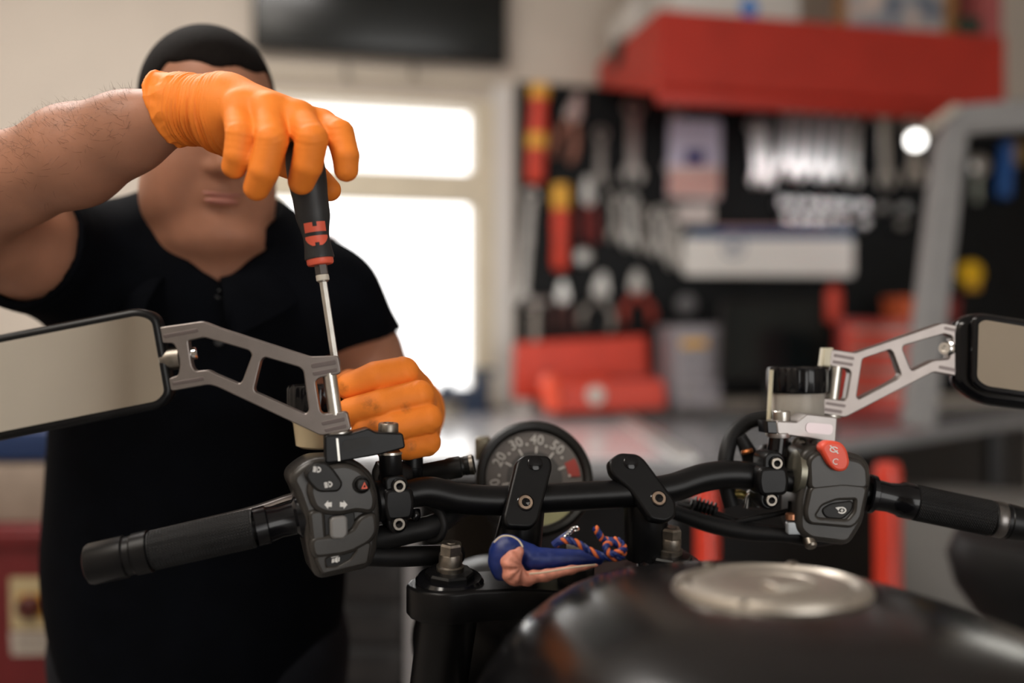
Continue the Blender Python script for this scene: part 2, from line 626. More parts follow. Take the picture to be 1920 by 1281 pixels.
RED = mat('red_enamel', (0.45, 0.030, 0.017), 0.42, var=0.08, scale=6)
REDB = mat('bright_red_plastic', (0.62, 0.052, 0.025), 0.42, var=0.08, scale=10)
REDD = mat('dark_red_plastic', (0.20, 0.02, 0.018), 0.5, var=0.1)
YEL = mat('yellow_plastic', (0.80, 0.42, 0.05), 0.45, var=0.06)
BLUE = mat('blue_plastic', (0.01, 0.10, 0.36), 0.45, var=0.1)
# canopy: a prism, section across the wall
cu0 = wu(1118)
cu1 = float(np.dot(WALL.pt(1884, 100, -0.78) - WALL.o, WALL.ex))
sec = [(0.022, wz(1115, 165)), (0.74, wz(1240, 176, -0.74)), (0.78, wz(1240, 160, -0.78)), (0.78, wz(1235, 18, -0.78)), (0.022, wz(1235, 18, -0.78))]
m = MB()
n = len(sec)
m.add([wp(cu0, o, z) for o, z in sec] + [wp(cu1, o, z) for o, z in sec],
      [(i, (i + 1) % n, n + (i + 1) % n, n + i) for i in range(n)] + [tuple(range(n - 1, -1, -1)), tuple(range(n, 2 * n))])
cz = np.mean([z for _, z in sec])
t = Thing('canopy_shelf', wp((cu0 + cu1) / 2, 0.0, sec[1][1]), 'long red steel canopy shelf above the tool board', 'shelf')
t.part('body', m, RED, smooth=False)
m = MB()
lathe(m, [(0.062, -0.002), (0.062, 0.006), (0.0001, 0.006)], wp(cu0 - 0.001, 0.30, wz(1150, 100, -0.3)), -WALL.ex, 20)
t.part('cable_hole', m, BLKM)
t.part('front_lip', wbox(MB(), cu0, cu1, 0.735, 0.775, sec[1][1] - 0.042, sec[1][1] + 0.012, 0.004), RED)

# strip lamp under the canopy
lu = wu(1600)
lz = sec[1][1]
t = Thing('strip_lamp', wp(lu, 0.68, lz), 'white strip lamp fixed under the red canopy', 'lamp')
t.part('housing', wbox(MB(), lu - 0.30, lu + 0.30, 0.65, 0.71, lz + 0.001, lz + 0.0085, 0.003), WHITE)
m = MB()
tube(m, [wp(lu - 0.28, 0.68, lz - 0.003), wp(lu + 0.28, 0.68, lz - 0.003)], 0.006, 12)
t.part('tube', m, mat('lamp_tube', (1, 1, 1), 0.4, emit=(0.92, 0.97, 1.0), estr=48.0))

# things on top of the canopy
ztop = sec[3][1]
def on_top(name, px0, px1, hgt, off0, off1, m_, label, cat, frame=None, extra=None):
    u0, u1 = (float(np.dot(WALL.pt(q_, 30, -off1) - WALL.o, WALL.ex)) for q_ in (px0, px1))
    mid = (u0 + u1) / 2
    zz = ztop + 0.001
    t = Thing(name, wp(mid, off0, zz), label, cat)
    t.part('body', wbox(MB(), u0, u1, off0, off1, zz, zz + hgt, 0.006), m_)
    if frame:
        for q in ((u0, u0 + 0.05, zz, zz + hgt), (u1 - 0.05, u1, zz, zz + hgt), (u0 + 0.05, u1 - 0.05, zz, zz + 0.012)):
            t.part('frame_bar', wbox(MB(), q[0], q[1], off1, off1 + 0.02, q[2], q[3], 0.004), frame)
    if extra:
        extra(t, u0, u1, zz, off1)
    return t
def blue_mark(t, u0, u1, zz, off):
    mm = MB()
    c = wp(u0 + 0.30, off + 0.001, zz + 0.045)
    plate(mm, round_poly([(-0.03, -0.03), (0.03, -0.03), (0.04, 0.01), (0.0, 0.05), (-0.04, 0.01)], 0.01), [], c, WALL.ex, V(0, 0, 1), -WALL.ez, 0.002)
    t.part('emblem', mm, mat('blue_print', (0.05, 0.22, 0.62), 0.5))
on_top('storage_box', 1268, 1500, 0.26, 0.45, 0.74, mat('white_card', (0.62, 0.60, 0.57), 0.7), 'white box with a small blue emblem on the red canopy', 'box', None, blue_mark)
PIC = bpy.data.materials.new('picture_print')
PIC.use_nodes = True
_n = PIC.node_tree
_v = _n.nodes.new('ShaderNodeTexNoise'); _v.inputs['Scale'].default_value = 9.0; _v.inputs['Detail'].default_value = 3
_r = _n.nodes.new('ShaderNodeValToRGB')
for pos, colr in ((0.36, (0.10, 0.13, 0.19, 1)), (0.48, (0.35, 0.38, 0.42, 1)), (0.6, (0.62, 0.50, 0.44, 1))):
    e = _r.color_ramp.elements.new(pos); e.color = colr
_r.color_ramp.elements[0].color = (0.03, 0.06, 0.11, 1)
_tc = _n.nodes.new('ShaderNodeTexCoord')
_n.links.new(_tc.outputs['Object'], _v.inputs['Vector']); _n.links.new(_v.outputs['Fac'], _r.inputs['Fac'])
_n.links.new(_r.outputs['Color'], _n.nodes['Principled BSDF'].inputs['Base Color'])
on_top('picture', 1562, 1788, 0.40, 0.60, 0.63, PIC, 'wood-framed colourful picture standing on the red canopy', 'picture', mat('light_wood', (0.34, 0.17, 0.06), 0.5, var=0.2, scale=20))
on_top('green_box', 1808, 1841, 0.10, 0.50, 0.70, mat('dark_green_card', (0.01, 0.05, 0.035), 0.6), 'small dark green box right of the framed picture on canopy', 'box')
on_top('red_binder', 1846, 1880, 0.34, 0.45, 0.72, mat('faded_red_card', (0.42, 0.10, 0.10), 0.6), 'faded red upright binder at the right end of the canopy', 'binder')
# white roll beside the canopy's left end
m = MB()
lathe(m, [(0.02, 0.0), (0.10, 0.0), (0.10, 0.26), (0.02, 0.26)], wp(cu0 + 0.101, 0.14, ztop + 0.1012), -WALL.ez * 1.0, 28)
solo('paper_roll', m, mat('paper', (0.68, 0.65, 0.61), 0.8), 'white paper roll lying on the left end of the red canopy', 'paper roll')

# ================================================================== tools on the board
OFF = 0.028
def wpt(px, py, off=OFF):
    return WALL.pt(px, py, -off)
def tool_frame(a, b):
    y = nrm(a - b)
    z = -WALL.ez
    x = nrm(np.cross(y, z))
    return x, y, z
TOOLM = mat('tool_chrome', (0.62, 0.61, 0.59), 0.30, 1.0, var=0.15, scale=30)
TOOLD = mat('tool_grey_steel', (0.33, 0.31, 0.29), 0.36, 1.0, var=0.2, scale=30)
def circle(cx, cy, r, n=16, a0=0.0, a1=2 * PI):
    return [(cx + r * math.cos(a0 + (a1 - a0) * i / n), cy + r * math.sin(a0 + (a1 - a0) * i / n)) for i in range(n)]
def spanner(pt, pb, w, label, m_=None, group=None, off=OFF):
    """ring at the top, open jaw at the bottom; pt, pb pixel ends; w head width in pixels"""
    a, b = wpt(*pt, off), wpt(*pb, off)
    L = np.linalg.norm(a - b)
    r = w * 0.5 * a[1] / F
    x, y, z = tool_frame(a, b)
    hs = r * 0.52
    out = []
    c1 = L - r
    g = math.asin(min(0.95, hs / r))
    out += [(r * math.sin(t), c1 - r * math.cos(t)) for t in np.linspace(g, 2 * PI - g, 15)]
    c0 = r * 1.05
    r2 = r * 1.1
    g2 = math.asin(min(0.95, hs / r2))
    left = [(-r2 * math.sin(t), c0 + r2 * math.cos(t)) for t in np.linspace(g2, PI * 0.82, 7)]
    out += left
    out += [(-r * 0.45, c0 - r * 0.55), (-r * 0.42, c0 + r * 0.15), (r * 0.42, c0 + r * 0.15), (r * 0.45, c0 - r * 0.55)]
    out += [(-p[0], p[1]) for p in reversed(left)]
    mb = MB()
    plate(mb, out, [circle(0, c1, r * 0.55, 12)], b - z * 0.006, x, y, z, 0.012, 0.002)
    return solo('spanner', mb, m_ or TOOLM, label, 'spanner', group)
def pliers(pt, pb, w, label, hm, spread=0.5, name='pliers'):
    o_ = 0.022 + max(w * 4.45 / F * 0.15, 0.009)
    a, b = wpt(*pt, o_), wpt(*pb, o_)
    L = np.linalg.norm(a - b)
    x, y, z = tool_frame(a, b)
    W = w * a[1] / F
    t = Thing(name, b, label, 'pliers')
    mb = MB()
    plate(mb, round_poly([(-0.10 * W, L), (0.10 * W, L), (0.22 * W, L * 0.80), (0.30 * W, L * 0.66), (0.16 * W, L * 0.56), (-0.16 * W, L * 0.56), (-0.30 * W, L * 0.66), (-0.22 * W, L * 0.80)], 0.01),
          [], b - z * 0.008, x, y, z, 0.016, 0.003)
    hd = t.part('head', mb, TOOLM)
    mb = MB()
    lathe(mb, [(W * 0.12, 0), (W * 0.12, 0.004), (0.0001, 0.005)], b + y * L * 0.66 + z * 0.008, z, 12)
    t.part('pivot', mb, TOOLD, hd)
    for s in (-1, 1):
        mb = MB()
        pts = [b + x * s * W * q[0] + y * L * q[1] for q in ((0.08, 0.62), (0.24, 0.46), (spread * 0.72, 0.28), (spread * 0.78, 0.12), (spread * 0.66, 0.0))]
        tube(mb, pts, [W * 0.09, W * 0.13, W * 0.15, W * 0.15, W * 0.11], 10, 4)
        t.part('handle', mb, hm)
    return t
def driver(pt, pb, w, label, hm, tip=None, cat='screwdriver', bands=None, name='screwdriver', frac=1.0):
    """handle hanging between pt and pb"""
    o_ = 0.022 + w * 0.5 * 4.6 / F * 1.06
    a, b = wpt(*pt, o_), wpt(*pb, o_)
    L = np.linalg.norm(a - b)
    r = w * 0.5 * a[1] / F
    t = Thing(name, b, label, cat)
    ax = nrm(a - b)
    mb = MB()
    lathe(mb, [(r * 0.5, 0), (r * 0.85, L * 0.02), (r, L * 0.10), (r * 0.92, L * 0.30), (r * 1.0, L * 0.55), (r * 0.85, L * 0.80), (r * 0.95, L * 0.93), (r * 0.6, L)], b, ax, 18)
    h = t.part('handle', mb, hm)
    for f0, f1, bm_ in (bands or ()):
        mb = MB()
        lathe(mb, [(r * 1.03, L * f0), (r * 1.05, L * (f0 + 0.01)), (r * 1.05, L * (f1 - 0.01)), (r * 1.03, L * f1)], b, ax, 18)
        t.part('band', mb, bm_)
    if tip:
        mb = MB()
        lathe(mb, [(r * 0.28, 0), (r * 0.28, tip), (r * 0.12, tip + 0.01)], b + ax * 0.002, -ax, 10)
        t.part('shaft', mb, TOOLD)
    return t

driver((1012, 160), (1003, 345), 36, 'red and yellow banded tool at the top left corner of the board', REDB, 0.0, 'hand tool', [(0.86, 1.0, YEL), (0.36, 0.50, YEL)], 'insulated_tool')
pliers((1085, 175), (1052, 300), 52, 'rose-handled circlip pliers next to the red and yellow tool', mat('rose_plastic', (0.30, 0.12, 0.08), 0.5))
spanner((1127, 238), (1125, 350), 26, 'short dull spanner between the rose pliers and a long one', TOOLD)
spanner((1188, 182), (1187, 347), 38, 'long bright spanner left of the hanging lavender packet')
spanner((1268, 186), (1262, 330), 30, 'spanner half hidden behind the hanging lavender packet')
spanner((1412, 222), (1420, 350), 26, 'left one of the two spanners right of the lavender packet')
spanner((1430, 222), (1440, 352), 26, 'right one of the two spanners right of the lavender packet', None, None, OFF + 0.0135)
xs = [(1478, 192, 1466, 330), (1505, 190, 1492, 340), (1532, 194, 1518, 335), (1556, 198, 1545, 345), (1583, 202, 1570, 338), (1607, 205, 1597, 350)]
ords = ('first', 'second', 'third', 'fourth', 'fifth', 'sixth', 'seventh', 'eighth', 'ninth')
for k, (a_, b_, c_, d_) in enumerate(xs):
    spanner((a_, b_), (c_, d_), 32, f'{ords[k]} from left of six large bright spanners under the canopy', None, 'large spanners under the canopy', OFF + (k % 2) * 0.0135)
spanner((1655, 198), (1662, 355), 34, 'large spanner just right of the six under the canopy')
spanner((1712, 215), (1716, 350), 40, 'thick bright spanner hanging behind the small round lamp')
# hanging packet
t = Thing('blister_pack', wpt(1300, 375, 0.04), 'lavender and white hanging packet with a navy square', 'packet')
pk = Sheet(1250, wpt(1250, 300, 0.05)[1], 1352, wpt(1352, 300, 0.05)[1])
t.part('card', pk.plate(MB(), [(1256, 222), (1352, 226), (1350, 374), (1252, 370)], th=0.006, r=8), mat('lavender_card', (0.66, 0.63, 0.80), 0.5))
t.part('navy_square', pk.plate(MB(), [(1283, 282), (1322, 282), (1322, 309), (1283, 309)], th=0.002, off=-0.003), mat('navy_print', (0.012, 0.012, 0.16), 0.5))
t.part('lower_panel', pk.plate(MB(), [(1254, 312), (1350, 312), (1349, 372), (1253, 369)], th=0.002, off=-0.003, r=6), mat('pink_white_print', (0.72, 0.50, 0.46), 0.5))
t.part('stripe', pk.plate(MB(), [(1254, 342), (1350, 342), (1350, 347), (1254, 347)], th=0.002, off=-0.005), REDB)
# second row
spanner((996, 352), (977, 575), 30, 'long slanted spanner at the left edge of the board', TOOLD)
driver((1052, 347), (1051, 508), 33, 'red screwdriver handle with yellow top in the second row', REDB, 0.0, 'screwdriver', [(0.72, 1.0, YEL)])
pliers((1100, 332), (1108, 455), 40, 'dark red-handled pliers right of the yellow-topped screwdriver', REDD, 0.35)
m = MB()
lathe(m, [(0.016, 0), (0.036, 0.006), (0.036, 0.03), (0.022, 0.034), (0.022, 0.02), (0.0001, 0.02)], wpt(1091, 482, 0.021), -WALL.ez, 20)
solo('round_socket', m, TOOLM, 'single round steel socket under the dark red-handled pliers', 'socket')
ws = [(1152, 360, 1155, 455), (1183, 362, 1181, 468), (1208, 388, 1210, 478), (1237, 388, 1236, 484), (1258, 380, 1256, 490), (1268, 405, 1264, 505)]
for k, (a_, b_, c_, d_) in enumerate(ws):
    spanner((a_, b_), (c_, d_), 27, f'{ords[k]} from left of the six small spanners in the descending row', None if k % 2 else TOOLD, 'small spanners in a descending row', OFF + (k % 2) * 0.0135)
# socket rails
def socket(px, py, r, label):
    mb = MB()
    R_ = r * 4.7 / F
    lathe(mb, [(R_ * 0.66, 0), (R_ * 0.7, 0.004), (R_ * 0.7, 0.040), (R_ * 0.66, 0.046), (R_ * 0.62, 0.048), (R_ * 0.30, 0.048), (R_ * 0.26, 0.046), (R_ * 0.25, 0.02), (0.0001, 0.02)], wpt(px, py, 0.026), nrm(-WALL.ez + V(0, 0, 0.19 + random.uniform(-0.03, 0.03)) - WALL.ex * (0.14 + random.uniform(-0.08, 0.08))), 16)
    return solo('chrome_socket', mb, TOOLM, label, 'socket', 'chrome sockets on the board')
row1 = [1462, 1484, 1508, 1532, 1556, 1580, 1612, 1650, 1690]
row2 = [1472, 1495, 1520, 1545, 1575, 1614, 1682]
for k, x_ in enumerate(row1):
    socket(x_, 384 + (x_ - 1462) * 0.05, 13, f'{ords[k]} chrome socket from the left in the upper socket row')
for k, x_ in enumerate(row2):
    socket(x_, 414 + (x_ - 1462) * 0.05, 13, f'{ords[k]} chrome socket from the left in the lower socket row')
# white and blue sign board
t = Thing('sign_board', wpt(1443, 515, 0.02), 'white and blue long sign with a round emblem below the sockets', 'sign')
sg = Sheet(1285, wpt(1285, 460, 0.075)[1], 1600, wpt(1600, 460, 0.075)[1])
t.part('panel', sg.plate(MB(), [(1286, 446), (1600, 446), (1600, 517), (1286, 515)], th=0.04, bev=0.004, r=8), mat('white_enamel', (0.86, 0.85, 0.82), 0.4))
t.part('blue_band', sg.plate(MB(), [(1296, 430), (1598, 430), (1598, 447), (1296, 447)], th=0.03), mat('sign_blue', (0.012, 0.085, 0.22), 0.5))
t.part('red_band', sg.plate(MB(), [(1345, 424), (1560, 425), (1560, 430), (1345, 430)], th=0.03), mat('sign_rose', (0.45, 0.25, 0.25), 0.5))
m = MB()
cc = sg.pt(1375, 462, -0.002)
plate(m, circle(0, 0, 0.055, 24), [circle(0, 0, 0.042, 24)], cc, sg.ex, V(0, 0, 1), -sg.ez, 0.003)
plate(m, circle(0, 0, 0.022, 16), [], cc, sg.ex, V(0, 0, 1), -sg.ez, 0.003)
t.part('emblem', m, mat('emblem_grey_blue', (0.30, 0.34, 0.42), 0.5))
m = sg.plate(MB(), [(1270, 383), (1336, 380), (1338, 420), (1275, 420)], th=0.03, r=10)
solo('label_card', m, mat('white_card_2', (0.66, 0.60, 0.58), 0.6), 'small white card above the left end of the sign', 'card')
# third row
t = Thing('hammer', wpt(1004, 660), 'small grey hammer hanging at the lower left of the board', 'hammer')
m = MB()
tube(m, [wpt(1003, 655, 0.05), wpt(1004, 560, 0.05)], 0.016, 10)
t.part('handle', m, mat('grey_wood', (0.42, 0.38, 0.34), 0.6))
m = MB()
tube(m, [wpt(984, 570, 0.05), wpt(1028, 566, 0.05)], [0.026, 0.020], 12)
t.part('head', m, TOOLM)
pliers((1055, 527), (1054, 622), 40, 'dark brown-handled pliers right of the small hammer', mat('brown_plastic', (0.09, 0.03, 0.025), 0.5), 0.5)
pliers((1130, 512), (1118, 618), 52, 'all-steel pliers with open handles in the bottom row', TOOLD, 0.75)
pliers((1194, 508), (1196, 606), 52, 'red-handled pliers in the bottom row above the red case', mat('dull_red_plastic', (0.30, 0.035, 0.02), 0.5), 0.7)
m = MB()
lathe(m, [(0.02, 0), (0.045, 0.005), (0.045, 0.03), (0.03, 0.04), (0.0001, 0.04)], wpt(1284, 572, 0.021), -WALL.ez, 20)
solo('tape_reel', m, mat('grey_plastic', (0.16, 0.16, 0.17), 0.4), 'grey round reel above the small drawer cabinet', 'reel')
# right end of the board
t = Thing('gauge_tool', wpt(1832, 380, 0.03), 'silver oval gauge hanging right of the grey post', 'gauge')
m = MB()
lathe(m, [(0.02, 0), (0.05, 0.004), (0.05, 0.03), (0.04, 0.036), (0.0001, 0.036)], wpt(1832, 312, 0.022), -WALL.ez, 20)
t.part('dial', m, TOOLM)
m = MB(); tube(m, [wpt(1832, 330, 0.042), wpt(1832, 378, 0.042)], 0.018, 10)
t.part('stem', m, mat('green_grey', (0.30, 0.33, 0.28), 0.5))
driver((1888, 268), (1880, 372), 30, 'blue-handled tool at the right end of the board', BLUE, 0.0, 'hand tool', None, 'blue_tool')
m = MB()
lathe(m, [(0.03, 0), (0.06, 0.006), (0.06, 0.03), (0.04, 0.04), (0.02, 0.04), (0.02, 0.01)], wpt(1905, 288, 0.022), -WALL.ez, 20)
solo('brass_ring', m, mat('old_brass', (0.33, 0.23, 0.10), 0.4, 0.8), 'brass ring next to the blue-handled tool', 'ring')
t = Thing('yellow_reel', wpt(1810, 545, 0.02), 'round yellow tape measure right of the grey post', 'tape measure')
m = MB()
lathe(m, [(0.03, 0), (0.058, 0.006), (0.062, 0.02), (0.058, 0.05), (0.03, 0.056), (0.0001, 0.056)], wpt(1810, 514, 0.021), -WALL.ez, 24)
t.part('case', m, mat('yellow_case', (0.85, 0.50, 0.01), 0.4))
m = MB(); wbox(m, wu(1800), wu(1822), 0.03, 0.06, wz(1810, 545), wz(1810, 528), 0.004)
t.part('tab', m, YEL)

# grey steel post with bent top, and the small lamp on it
GP = Sheet(1720, 3.25, 1930, 3.3)
t = Thing('steel_post', V(GP.pt(1735, 640)[0], 3.26, 0.9), 'light grey steel post with a bent top on the workbench', 'post')
GREYP = mat('light_grey_paint', (0.30, 0.30, 0.305), 0.4, var=0.06)
t.part('upright', GP.plate(MB(), [(1768, 262), (1812, 235), (1812, 262), (1752, 800), (1706, 800)], th=0.06, bev=0.006, r=6), GREYP)
t.part('beam', GP.plate(MB(), [(1768, 262), (1800, 200), (1990, 182), (1990, 234), (1815, 246), (1808, 268)], th=0.06, bev=0.006, r=10, off=-0.001), GREYP)
t2 = Thing('work_lamp', GP.pt(1715, 300, -0.05), 'small round lit lamp on an arm from the grey post', 'lamp')
m = MB(); tube(m, [GP.pt(1792, 202, -0.03), GP.pt(1752, 232, -0.05), GP.pt(1724, 258, -0.06)], 0.016, 12, 4)
t2.part('arm', m, mat('cream_arm', (0.55, 0.50, 0.43), 0.4))
la = nrm(V(-0.25, -1, -0.1))
m = MB(); lathe(m, [(0.012, -0.03), (0.030, 0.0), (0.030, 0.012)], GP.pt(1716, 264, -0.075), la, 24)
t2.part('shade', m, GREYP)
m = MB(); lathe(m, [(0.028, 0.012), (0.022, 0.016), (0.0001, 0.018)], GP.pt(1716, 264, -0.075), la, 24, cap=False)
t2.part('diffuser', m, mat('lamp_diffuser', (1, 1, 1), 0.4, emit=(1, 0.98, 0.94), estr=4.0))

# ================================================================== workbench and what stands on it
BZ = 0.90
def bp(px, py, z=BZ):
    d = (CAMZ - z) * F / (py - 640.5)
    return V((px - 960) * d / F, d, z)
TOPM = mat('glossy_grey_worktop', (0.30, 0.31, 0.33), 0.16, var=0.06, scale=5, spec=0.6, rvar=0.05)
c_ = bp(1288, 866)
poly = [V(-1.25, 2.66, 0), V(c_[0], c_[1], 0), bp(1930, 778) * V(1, 1, 0), wp(3.3, 0.03, 0), wp(-1.95, 0.03, 0)]
t = Thing('workbench', V(0.3, 3.4, 0), 'large grey glossy-topped workbench under window and tool board', 'workbench')
m = MB()
plate(m, [(p[0], p[1]) for p in poly], [], V(0, 0, BZ - 0.045), V(1, 0, 0), V(0, 1, 0), V(0, 0, 1), 0.045, 0.004)
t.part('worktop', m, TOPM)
m = MB()
s0_, s1_ = bp(1284, 862), bp(1142, 763)
lp_ = [V(-1.20, 2.70, 0), V(c_[0] - 0.05, c_[1] + 0.03, 0), V(s1_[0], s1_[1] - 0.2, 0), wp(0.25, 0.06, 0), wp(-1.9, 0.06, 0)]
plate(m, [(p[0], p[1]) for p in lp_], [], V(0, 0, BZ - 0.001), V(1, 0, 0), V(0, 1, 0), V(0, 0, 1), 0.004, 0.001)
t.part('window_glare', m, mat('white_glare_sheet', (0.70, 0.72, 0.76), 0.14, var=0.03, scale=4, spec=0.6))  # white sheet added to paint the window's reflection on the bench
m = MB()
a_, b_ = bp(1284, 862), bp(1150, 772)
dirn = nrm(b_ - a_)
side = nrm(np.cross(dirn, V(0, 0, 1)))
L_ = np.linalg.norm(b_ - a_)
box(m, (a_ + b_) / 2 + V(0, 0, 0.006), (0.032, L_ / 2, 0.006), (side, dirn, V(0, 0, 1)), 0.004)
box(m, a_ - dirn * 0.012 - V(0, 0, 0.04), (0.032, 0.01, 0.05), (side, dirn, V(0, 0, 1)), 0.006)
t.part('edge_strip', m, mat('aluminium_strip', (0.70, 0.70, 0.70), 0.35, 0.6))
DARKP = mat('dark_cabinet_paint', (0.022, 0.022, 0.024), 0.45, var=0.2)
def inset(pts, d):
    c = np.mean(pts, 0)
    return [p + nrm(c - p) * d for p in pts]
pin = [V(-0.05, 3.2, 0), V(1.55, 4.15, 0), wp(2.6, 0.05, 0), wp(0.0, 0.05, 0)]
m = MB()
plate(m, [(p[0], p[1]) for p in pin], [], V(0, 0, 0.0), V(1, 0, 0), V(0, 1, 0), V(0, 0, 1), BZ - 0.046)
t.part('back_panel', m, DARKP, smooth=False)
for q in ((c_[0] - 0.05, c_[1] + 0.08), (1.95, 4.02), (-1.17, 2.85)):
    m = MB()
    box(m, V(q[0], q[1], (BZ - 0.046) / 2), (0.03, 0.03, (BZ - 0.046) / 2), None, 0.004)
    t.part('leg', m, DARKP)

# drawer cabinet under the bench, seen below the handlebar
t = Thing('drawer_cabinet', V(-0.62, 2.98, 0), 'dark grey drawer cabinet under the bench below the window', 'cabinet')
x0, x1, yf = -1.10, -0.262, 2.68
box_ = lambda x0, x1, y0, y1, z0, z1, b=0.0: box(MB(), V((x0 + x1) / 2, (y0 + y1) / 2, (z0 + z1) / 2), ((x1 - x0) / 2, (y1 - y0) / 2, (z1 - z0) / 2), None, b)
t.part('body', box_(x0, x1, yf + 0.02, 3.4, 0.0, 0.852), DARKP)
DRW = mat('drawer_grey', (0.030, 0.028, 0.028), 0.35, var=0.15)
for k in range(7):
    z0 = 0.04 + k * 0.115
    d = t.part('drawer', box_(x0 + 0.02, x1 - 0.03, yf, yf + 0.021, z0, z0 + 0.105, 0.006), DRW)
    t.part('handle', box_(x0 + 0.06, x1 - 0.07, yf - 0.016, yf + 0.001, z0 + 0.085, z0 + 0.098, 0.004), DARKP, d)
t.part('side_edge', box_(x1 - 0.022, x1 + 0.004, yf - 0.004, yf + 0.024, 0.02, 0.853, 0.003), mat('pale_edge', (0.42, 0.41, 0.42), 0.4))

# light grey cabinet and red posts under the right side of the bench
t = Thing('grey_cabinet', V(1.5, 2.9, 0), 'light grey cabinet below the right end of the workbench', 'cabinet')
g0, g1 = P(1676, 640, 3.02), P(2200, 640, 2.72)
gx = nrm(V(g1[0] - g0[0], g1[1] - g0[1], 0)); gy = V(-gx[1], gx[0], 0)
gm = (g0 + g1) / 2
gl = np.linalg.norm(g1 - g0) / 2
GCAB = mat('light_grey_panel', (0.16, 0.155, 0.147), 0.5, var=0.06, scale=3)
t.part('body', box(MB(), V(gm[0], gm[1], 0.36) + gy * 0.2, (gl, 0.2, 0.36), (gx, gy, V(0, 0, 1)), 0.004), GCAB)
for k in (-1, 1):
    d = t.part('door', box(MB(), V(gm[0], gm[1], 0.37) + gx * k * gl * 0.5 - gy * 0.008, (gl * 0.49, 0.01, 0.33), (gx, gy, V(0, 0, 1)), 0.004), GCAB)
    t.part('knob', lathe(MB(), [(0.012, 0), (0.016, 0.02), (0.0001, 0.024)], V(gm[0], gm[1], 0.5) + gx * k * 0.06 - gy * 0.018, -gy, 12), STEELD, d)
def red_post(px, ytop, d, w, label):
    p = P(px, ytop, d)
    r = w * 0.5 * d / F
    t = Thing('red_stand', V(p[0], p[1], 0), label, 'stand')
    m = MB(); lathe(m, [(r, 0.02), (r, p[2] - 0.02), (r * 0.8, p[2]), (0.0001, p[2] + 0.004)], V(p[0], p[1], 0), V(0, 0, 1), 24)
    t.part('post', m, mat('red_tube', (0.62, 0.045, 0.022), 0.35, coat=0.2))
    m = MB(); lathe(m, [(0.16, 0), (0.16, 0.012), (0.06, 0.03), (r * 1.2, 0.05)], V(p[0], p[1], 0), V(0, 0, 1), 24)
    t.part('base', m, DARKP)
    return t
red_post(1665, 868, 2.25, 50, 'red round steel stand below the right handlebar grip')
red_post(1326, 915, 2.1, 44, 'red round steel stand behind the right fork cap')

# black stool at the right edge
sc0 = P(1985, 1085, 1.62)
t = Thing('workshop_stool', V(sc0[0], sc0[1], 0), 'black round padded stool at the right edge', 'stool')
m = MB()
lathe(m, [(0.05, -0.10), (0.11, -0.085), (0.155, -0.02), (0.168, 0.03), (0.155, 0.065), (0.11, 0.08), (0.0001, 0.086)], sc0, V(0, 0, 1), 40)
t.part('seat', m, RUBBER)
m = MB(); lathe(m, [(0.024, 0.06), (0.024, sc0[2] - 0.09)], V(sc0[0], sc0[1], 0), V(0, 0, 1), 18)
t.part('post', m, STEELD)
for k in range(5):
    a = k * 2 * PI / 5 + 0.3
    m = MB(); tube(m, [V(sc0[0], sc0[1], 0.08), V(sc0[0] + 0.24 * math.cos(a), sc0[1] + 0.24 * math.sin(a), 0.03)], [0.022, 0.016], 10)
    l_ = t.part('foot', m, BLKM)
    m = MB(); lathe(m, [(0.022, -0.012), (0.022, 0.012)], V(sc0[0] + 0.24 * math.cos(a), sc0[1] + 0.24 * math.sin(a), 0.022), V(-math.sin(a), math.cos(a), 0), 14)
    t.part('caster', m, RUBBER, l_)

# red steel case with open lid
t = Thing('tool_case', bp(1105, 752), 'open red steel tool case standing on the bench', 'tool case')
cs = Sheet(965, 4.02, 1215, 4.15)
zc0 = BZ
t.part('lid', cs.plate(MB(), [(968, 646), (1210, 632), (1216, 745), (965, 747)], th=0.03, bev=0.006, r=6), REDB)
cs2 = Sheet(1010, 3.72, 1245, 3.80)
t.part('tray', cs2.plate(MB(), [(1042, 722), (1243, 716), (1247, 762), (1040, 772)], th=0.26, bev=0.008, r=8), REDB)
t.part('tray_edge', cs2.plate(MB(), [(1150, 708), (1240, 705), (1243, 718), (1150, 722)], th=0.02, off=0.05), REDD)
m = MB()
lathe(m, [(0.02, 0), (0.034, 0.004), (0.034, 0.02), (0.0001, 0.024)], cs2.pt(1115, 741, -0.002), -cs2.ez, 20)
t.part('latch', m, mat('dull_latch', (0.60, 0.57, 0.53), 0.55, 0.5))
# orange squeeze bottle and white spray bottle
t = Thing('orange_bottle', bp(1032, 775), 'bright orange bottle leaning against the red tool case', 'bottle')
bb, tt = P(1040, 768, 3.62), P(1026, 702, 3.62)
m = MB(); tube(m, [bb, bb * 0.6 + tt * 0.4, bb * 0.25 + tt * 0.75, tt], [0.034, 0.036, 0.034, 0.014], 16, 4)
t.part('body', m, mat('orange_red_plastic', (0.85, 0.10, 0.045), 0.4))
m = MB(); tube(m, [tt, tt + nrm(tt - bb) * 0.02], [0.012, 0.007], 12)
t.part('nozzle', m, REDD)
t = Thing('spray_bottle', bp(980, 770), 'white bottle standing on the bench left of the red case', 'bottle')
bb = bp(982, 772); k_ = bb[1] / F
m = MB(); lathe(m, [(0.034, 0), (0.037, 0.006), (0.037, 0.12), (0.026, 0.15), (0.014, 0.165), (0.014, 0.18)], bb, V(0, 0, 1), 20)
t.part('body', m, mat('white_plastic', (0.74, 0.72, 0.68), 0.4))
m = MB(); lathe(m, [(0.017, 0.18), (0.017, 0.205), (0.012, 0.212)], bb, V(0, 0, 1), 16)
t.part('cap', m, mat('orange_cap', (0.75, 0.25, 0.10), 0.4))

